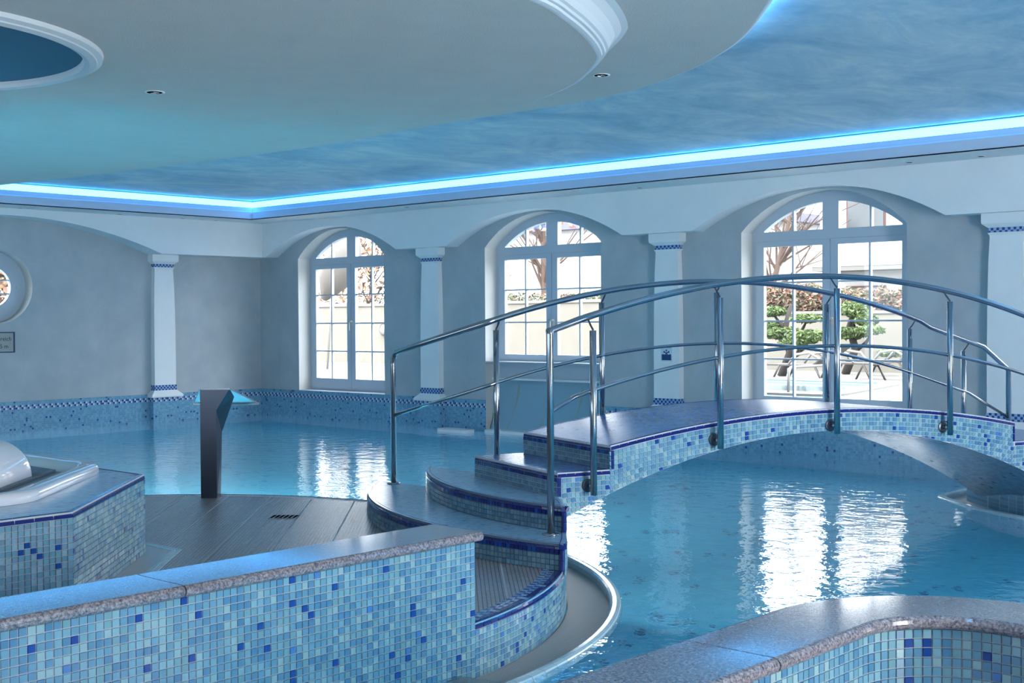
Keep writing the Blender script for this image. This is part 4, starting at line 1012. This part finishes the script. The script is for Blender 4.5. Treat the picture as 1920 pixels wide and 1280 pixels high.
# ------------------------------------------------------------------ garden outside
GZ = .12
tg = box('terrace', -60, 30, YN+.4, 80, -.4, GZ, 'paving'); tag(tg, 'pale paved terrace outside the windows', kind='structure')
gw = root('garden_wall', (-31, 26, GZ), 'plain cream garden wall seen through the corner window', 'garden wall')
box('wall', -52, -20.2, 26, 26.3, GZ, 1.85, 'cream_render', gw); box('cap', -52, -20.2, 25.95, 26.35, 1.85, 1.93, 'paving', gw)
gw2 = root('garden_wall', (-14, 28, GZ), 'long cream garden wall behind the pines', 'garden wall')
box('wall', -20.2, 14, 28, 28.3, GZ, 1.5, 'cream_render', gw2); box('cap', -20.2, 14, 27.95, 28.35, 1.5, 1.57, 'paving', gw2)
def leaf_cloud(name, blobs, count, size, mats, parent, weights=None):
    V, F, MI = [], [], []; tot = sum(b[3]*b[4]*b[5] for b in blobs)
    for (x, y, z, rx, ry, rz_) in blobs:
        for _ in range(int(count*rx*ry*rz_/tot)):
            while True:
                a, b, c = random.uniform(-1, 1), random.uniform(-1, 1), random.uniform(-1, 1)
                if a*a+b*b+c*c < 1: break
            p = Vector((x+a*rx, y+b*ry, z+c*rz_)); s = size*random.uniform(.6, 1.3)
            u = Vector((random.gauss(0, 1), random.gauss(0, 1), random.gauss(0, .6))).normalized(); w_ = u.cross(Vector((random.gauss(0, 1), random.gauss(0, 1), random.gauss(0, 1)))).normalized()
            k = len(V); V += [p-u*s, p+w_*s*.4, p+u*s, p-w_*s*.4]; F.append((k, k+1, k+2, k+3)); MI.append(random.randrange(len(mats)))
    o = mk(name, V, F, None, parent, mats=mats, mi=MI); o['kind'] = 'stuff'; return o
def branches(parent, base, top, r, n, spread, mat, seed):
    rg = random.Random(seed); tube('trunk', [base, (Vector(base)*.6+Vector(top)*.4)+Vector((rg.uniform(-.1, .1), 0, 0)), top], [r, r*.8, r*.4], mat, parent, 8)
    parts = []
    for k in range(n):
        t = rg.uniform(.35, 1); p = Vector(base).lerp(Vector(top), t); d_ = Vector((rg.uniform(-1, 1), rg.uniform(-.5, .5), rg.uniform(.3, 1))).normalized(); q = p+d_*spread*rg.uniform(.5, 1)
        mid_ = p.lerp(q, .5)+Vector((rg.uniform(-.1, .1), 0, rg.uniform(-.1, .15))); parts.append(tube_vf([p, mid_, q], [r*.3, r*.2, r*.08], 6)); q2 = mid_+Vector((rg.uniform(-1, 1), rg.uniform(-.4, .4), rg.uniform(.2, 1))).normalized()*spread*.5
        parts.append(tube_vf([mid_, q2], [r*.14, r*.05], 5))
    v, f = join(parts); o = mk('branches', v, f, mat, parent); return o
def pt(x, y, Y):        # point on the sight line of a photo position at room depth Y
    d_ = _f+RX*((x-960)/FPX)+UX*((640-y)/FPX); t = Y/d_.y; return Vector((d_.x*t, Y, 1.4+d_.z*t))
# autumn shrub behind the first wall
p = pt(690, 520, 28.0); T = root('autumn_tree', (p.x, 28, GZ), 'russet leaved tree behind the cream wall in the corner window', 'tree')
branches(T, (p.x, 28, GZ), (p.x+.3, 28, 4.0), .09, 26, 2.0, 'bark_dark', 3)
leaf_cloud('foliage', [(p.x, 28.2, 3.0, 2.6, 1.4, 2.0), (p.x-1.6, 28.2, 2.5, 1.6, 1, 1.3), (p.x+1.2, 28.0, 4.3, 1.8, 1, 1.2)], 2600, .11, ['autumn_leaf', 'autumn_gold', 'hedge_brown'], T)
tw = box('terrace_west', -60, XW-.4, -20, YN+.4, -.4, GZ, 'paving'); tag(tw, 'pale ground outside the round window', kind='structure')
T = root('autumn_tree', (-25.5, 12.2, GZ), 'russet leaved tree filling the round window', 'tree')
branches(T, (-25.5, 12.2, GZ), (-25.4, 12.3, 4.0), .16, 26, 1.8, 'bark_dark', 13)
leaf_cloud('foliage', [(-25.5, 12.2, 2.2, 1.4, 2.2, 1.6), (-25.2, 11.6, 1.6, 1.2, 1.8, 1.2)], 2600, .15, ['autumn_leaf', 'autumn_gold', 'hedge_brown'], T)
# parasol seen in the corner window
p = pt(612, 500, 22.0); U = root('parasol', (p.x, 22, GZ), 'folded grey garden parasol outside the corner window', 'parasol')
tube('pole', [(p.x, 22, GZ), (p.x+.35, 22, 3.4)], .03, 'white_plastic', U, 8)
V = []; F = []
A_, B_ = Vector((p.x-.1, 22, 2.0)), Vector((p.x+1.1, 22, 3.6))
tube('cloth', [A_, A_.lerp(B_, .3), A_.lerp(B_, .7), B_], [.1, .42, .5, .2], 'parasol_cloth', U, 12)
for x, y, Y, lab in ((722, 618, 25.93, 'round white lamp on the cream wall in the corner window'), (1083, 622, 27.93, 'round white lamp on the cream wall in the middle window')):
    p = pt(x, y, Y); L_ = root('wall_lamp', tuple(p), lab, 'wall lamp', 'garden wall lamps'); v, f = cyl_vf(p, (0, -1, 0), .2, .2, .05, 20); mk('rim', v, f, 'lounger_frame', L_)
    v, f = tube_vf([p+Vector((0, -.05, 0)), p+Vector((0, -.09, 0)), p+Vector((0, -.11, 0))], [.17, .14, .05], 20); mk('lens', v, f, 'lamp_glass', L_, smooth=True)
for k, (x, Y) in enumerate(((952, 27.98), (975, 27.98), (1003, 27.98))):
    p = pt(x, 617, Y); o = box('wall_vent', p.x-.09, p.x+.09, Y-.02, Y+.01, p.z-.02, p.z+.02, 'black_hole'); tag(o, 'narrow dark slot vent in the cream garden wall, %s of three' % ['left', 'middle', 'right'][k], 'vent', 'slot vents in the garden wall')
# trees behind the second window
p = pt(1022, 500, 30.0); T = root('bare_tree', (p.x, 30, GZ), 'pinkish trunked tree with bare twigs in the middle window', 'tree')
branches(T, (p.x, 30, GZ), (p.x-.1, 30, 5.2), .15, 34, 2.4, 'bark', 5)
leaf_cloud('foliage', [(p.x-2.0, 30, 3.2, .8, .5, .9), (p.x+.3, 30, 4.6, 1.6, .6, .8)], 160, .14, ['autumn_gold', 'autumn_leaf'], T)
p = pt(1460, 470, 30.0); T = root('bare_tree', (p.x, 30, GZ), 'pale bare branched tree in the right hand window', 'tree')
branches(T, (p.x-.8, 30, GZ), (p.x+.5, 30, 4.6), .11, 38, 2.8, 'bark', 9)
# hedges
for x0, x1, Y, z0, z1, mats, lab in ((935, 1135, 28.9, 1.4, 2.25, ['hedge_green', 'hedge_brown', 'pine_dark'], 'clipped green hedge above the wall in the middle window'),
        (1425, 1545, 29.0, 1.4, 2.3, ['hedge_brown', 'hedge_green', 'autumn_leaf'], 'brownish hedge left of the pines in the right window'), (1560, 1705, 29.0, 1.3, 2.15, ['hedge_brown', 'autumn_leaf', 'hedge_green'], 'reddish brown hedge right of the pines in the right window')):
    a, b = pt(x0, 560, Y), pt(x1, 560, Y); H_ = root('hedge', ((a.x+b.x)/2, Y, GZ), lab, 'hedge'); w_ = (b.x-a.x)/2; cx = (a.x+b.x)/2
    leaf_cloud('foliage', [(cx-w_+2*w_*(k+.5)/7, Y, (z0+z1)/2, w_/5, .4, (z1-z0)/2*random.uniform(.85, 1.1)) for k in range(7)], 3200, .07, mats, H_)
    for k in range(4): xx = cx-w_+2*w_*(k+.5)/4; tube('stem', [(xx, Y, GZ), (xx+.1, Y, z0+.3)], .04, 'bark_dark', H_, 6)
def pine(x, Y, pads, lab, seed):
    p = pt(x, 660, Y); T = root('cloud_pine', (p.x, Y, GZ), lab, 'pine tree', 'cloud pruned pines in the garden'); rg = random.Random(seed)
    bl = []
    tube('trunk', [(p.x-.2, Y, GZ), (p.x+.05, Y, .7), (p.x-.1, Y, 1.2), (p.x+.05, Y, 1.7)], [.1, .09, .07, .04], 'bark_dark', T, 8)
    for k, (px, py, w_, h_) in enumerate(pads):
        q = pt(px, py, Y-.1*k); sc = math.hypot(q.x, q.y)*math.cos(.25)/FPX
        tube('branch', [(p.x, Y, max(.5, q.z-.5)), ((p.x+q.x)/2, Y, q.z-.28), (q.x, q.y, q.z-.05)], [.05, .04, .02], 'bark_dark', T, 6)
        leaf_cloud('needle_pad', [(q.x+rg.uniform(-.3, .3)*w_*sc, q.y+rg.uniform(-.2, .2), q.z+rg.uniform(-.2, .3)*h_*sc, w_*sc*.75, .45, h_*sc*.7) for _ in range(5)], 1900, .055, ['pine_green', 'pine_green', 'pine_dark'], T)
pine(1480, 25.0, [(1450, 585, 24, 12), (1442, 612, 18, 9), (1460, 625, 34, 14), (1512, 598, 26, 10), (1515, 630, 32, 15), (1495, 640, 30, 11)], 'cloud pruned green pine with flat pads, left of the window mullion', 21)
pine(1600, 26.6, [(1600, 580, 30, 17), (1618, 600, 18, 12), (1595, 625, 36, 15), (1635, 620, 24, 10), (1675, 662, 22, 8)], 'cloud pruned green pine with rounded top, right of the window mullion', 22)
def lounger(x, y, Y, flipx, lab):
    p = pt(x, y, Y); R_ = root('sun_lounger', (p.x, p.y, GZ), lab, 'sun lounger', 'sun loungers on the terrace'); s = -1 if flipx else 1; X0 = p.x
    V = [(X0-s*.75, Y-.3, GZ+.36), (X0+s*.25, Y-.3, GZ+.36), (X0+s*.25, Y+.3, GZ+.36), (X0-s*.75, Y+.3, GZ+.36)]; V += [(a, b, c+.03) for a, b, c in V]; fixn(mk('seat', V, [(0, 1, 2, 3), (7, 6, 5, 4), (0, 1, 5, 4), (1, 2, 6, 5), (2, 3, 7, 6), (3, 0, 4, 7)], 'lounger_mesh', R_))
    V = [(X0+s*.25, Y-.3, GZ+.36), (X0+s*.75, Y-.3, GZ+.72), (X0+s*.75, Y+.3, GZ+.72), (X0+s*.25, Y+.3, GZ+.36)]; V += [(a, b, c+.03) for a, b, c in V]; fixn(mk('backrest', V, [(0, 1, 2, 3), (7, 6, 5, 4), (0, 1, 5, 4), (1, 2, 6, 5), (2, 3, 7, 6), (3, 0, 4, 7)], 'lounger_mesh', R_))
    for yy in (-.3, .3):
        tube('leg', [(X0-s*.45, Y+yy, GZ+.38), (X0-s*.65, Y+yy, GZ)], .022, 'lounger_frame', R_, 8); tube('leg', [(X0+s*.3, Y+yy, GZ+.38), (X0+s*.5, Y+yy, GZ)], .022, 'lounger_frame', R_, 8)
        tube('armrest', [(X0-s*.25, Y+yy, GZ+.4), (X0-s*.1, Y+yy, GZ+.58), (X0+s*.2, Y+yy, GZ+.62), (X0+s*.42, Y+yy, GZ+.5)], .025, 'white_plastic', R_, 8)
lounger(1515, 675, 22.2, False, 'sun lounger behind the outdoor pool, partly behind the mullion'); lounger(1592, 680, 23.5, True, 'sun lounger right of the window mullion, seen end on'); lounger(1672, 680, 24.8, False, 'sun lounger at the right edge of the window')
a, b = pt(1400, 735, 15.2), pt(1546, 700, 20.5)
OP = root('outdoor_pool', (-8.6, 17.5, GZ), 'pale blue outdoor pool with white rim outside the right hand window', 'pool')
poly = rounded([(-14.5, 15.6), (-8.35, 15.6), (-9.1, 19.3), (-14.5, 19.3)], .5)
prism('wall', poly, GZ, .36, 'outdoor_pool_mosaic', OP, holes=[[(x*.97-.33, 17.45+(y-17.45)*.9) for x, y in poly]]); cwp = poly if area2(poly) > 0 else poly[::-1]
v, f = sweep_vf(cwp, [(.02, .34), (.03, .37), (.0, .39), (-.2, .39), (-.21, .36)], True); mk('rim', v, f, 'white_plastic', OP)
prism('water', [(x*.97-.33, 17.45+(y-17.45)*.9) for x, y in poly], .2, .33, 'outdoor_water', OP)
tube('grab_rail', [pt(1478, 735, 15.45), pt(1479, 692, 15.5), pt(1486, 688, 15.6), pt(1543, 685, 15.9)], .02, 'white_plastic', OP, 8)
# neighbouring houses
def house(name, x0, x1, Y, z1, lab, cols, nwin, roof='house_red'):
    H_ = root('house', ((x0+x1)/2, Y, GZ), lab, 'house'); box('facade', x0, x1, Y, Y+6, GZ, z1, cols, H_)
    box('roof_edge', x0-.4, x1+.4, Y-.5, Y+6.4, z1, z1+.35, roof, H_)
    for lv in range(int((z1-GZ)/3)):
        zb = GZ+3*lv
        if lv: box('balcony_slab', x0+.3, x1-.3, Y-1.1, Y, zb-.15, zb, 'house_slab', H_); box('balcony_parapet', x0+.3, x1-.3, Y-1.12, Y-1.04, zb, zb+.85, 'house_white', H_)
        for k in range(nwin):
            xa = x0+(x1-x0)*(k+.3)/nwin; w_ = o = box('window', xa-.06, xa+1.36, Y-.05, Y+.02, zb+.84, zb+2.36, 'house_red', H_); v, f = box_vf(xa, xa+1.3, Y-.07, Y-.02, zb+.9, zb+2.3); mks('window_pane', v, f, 'house_glass', w_, H_)
house('house', -22, -4, 40, 6.2, 'white balconied house behind the garden in the right hand window', 'house_white', 5)
house('house', -45, -26, 42, 5.2, 'white house with violet blue roof edge behind the middle window trees', 'house_white', 5, 'house_violet')
for o in list(bpy.data.objects):
    if '_loc' in o: del o['_loc']
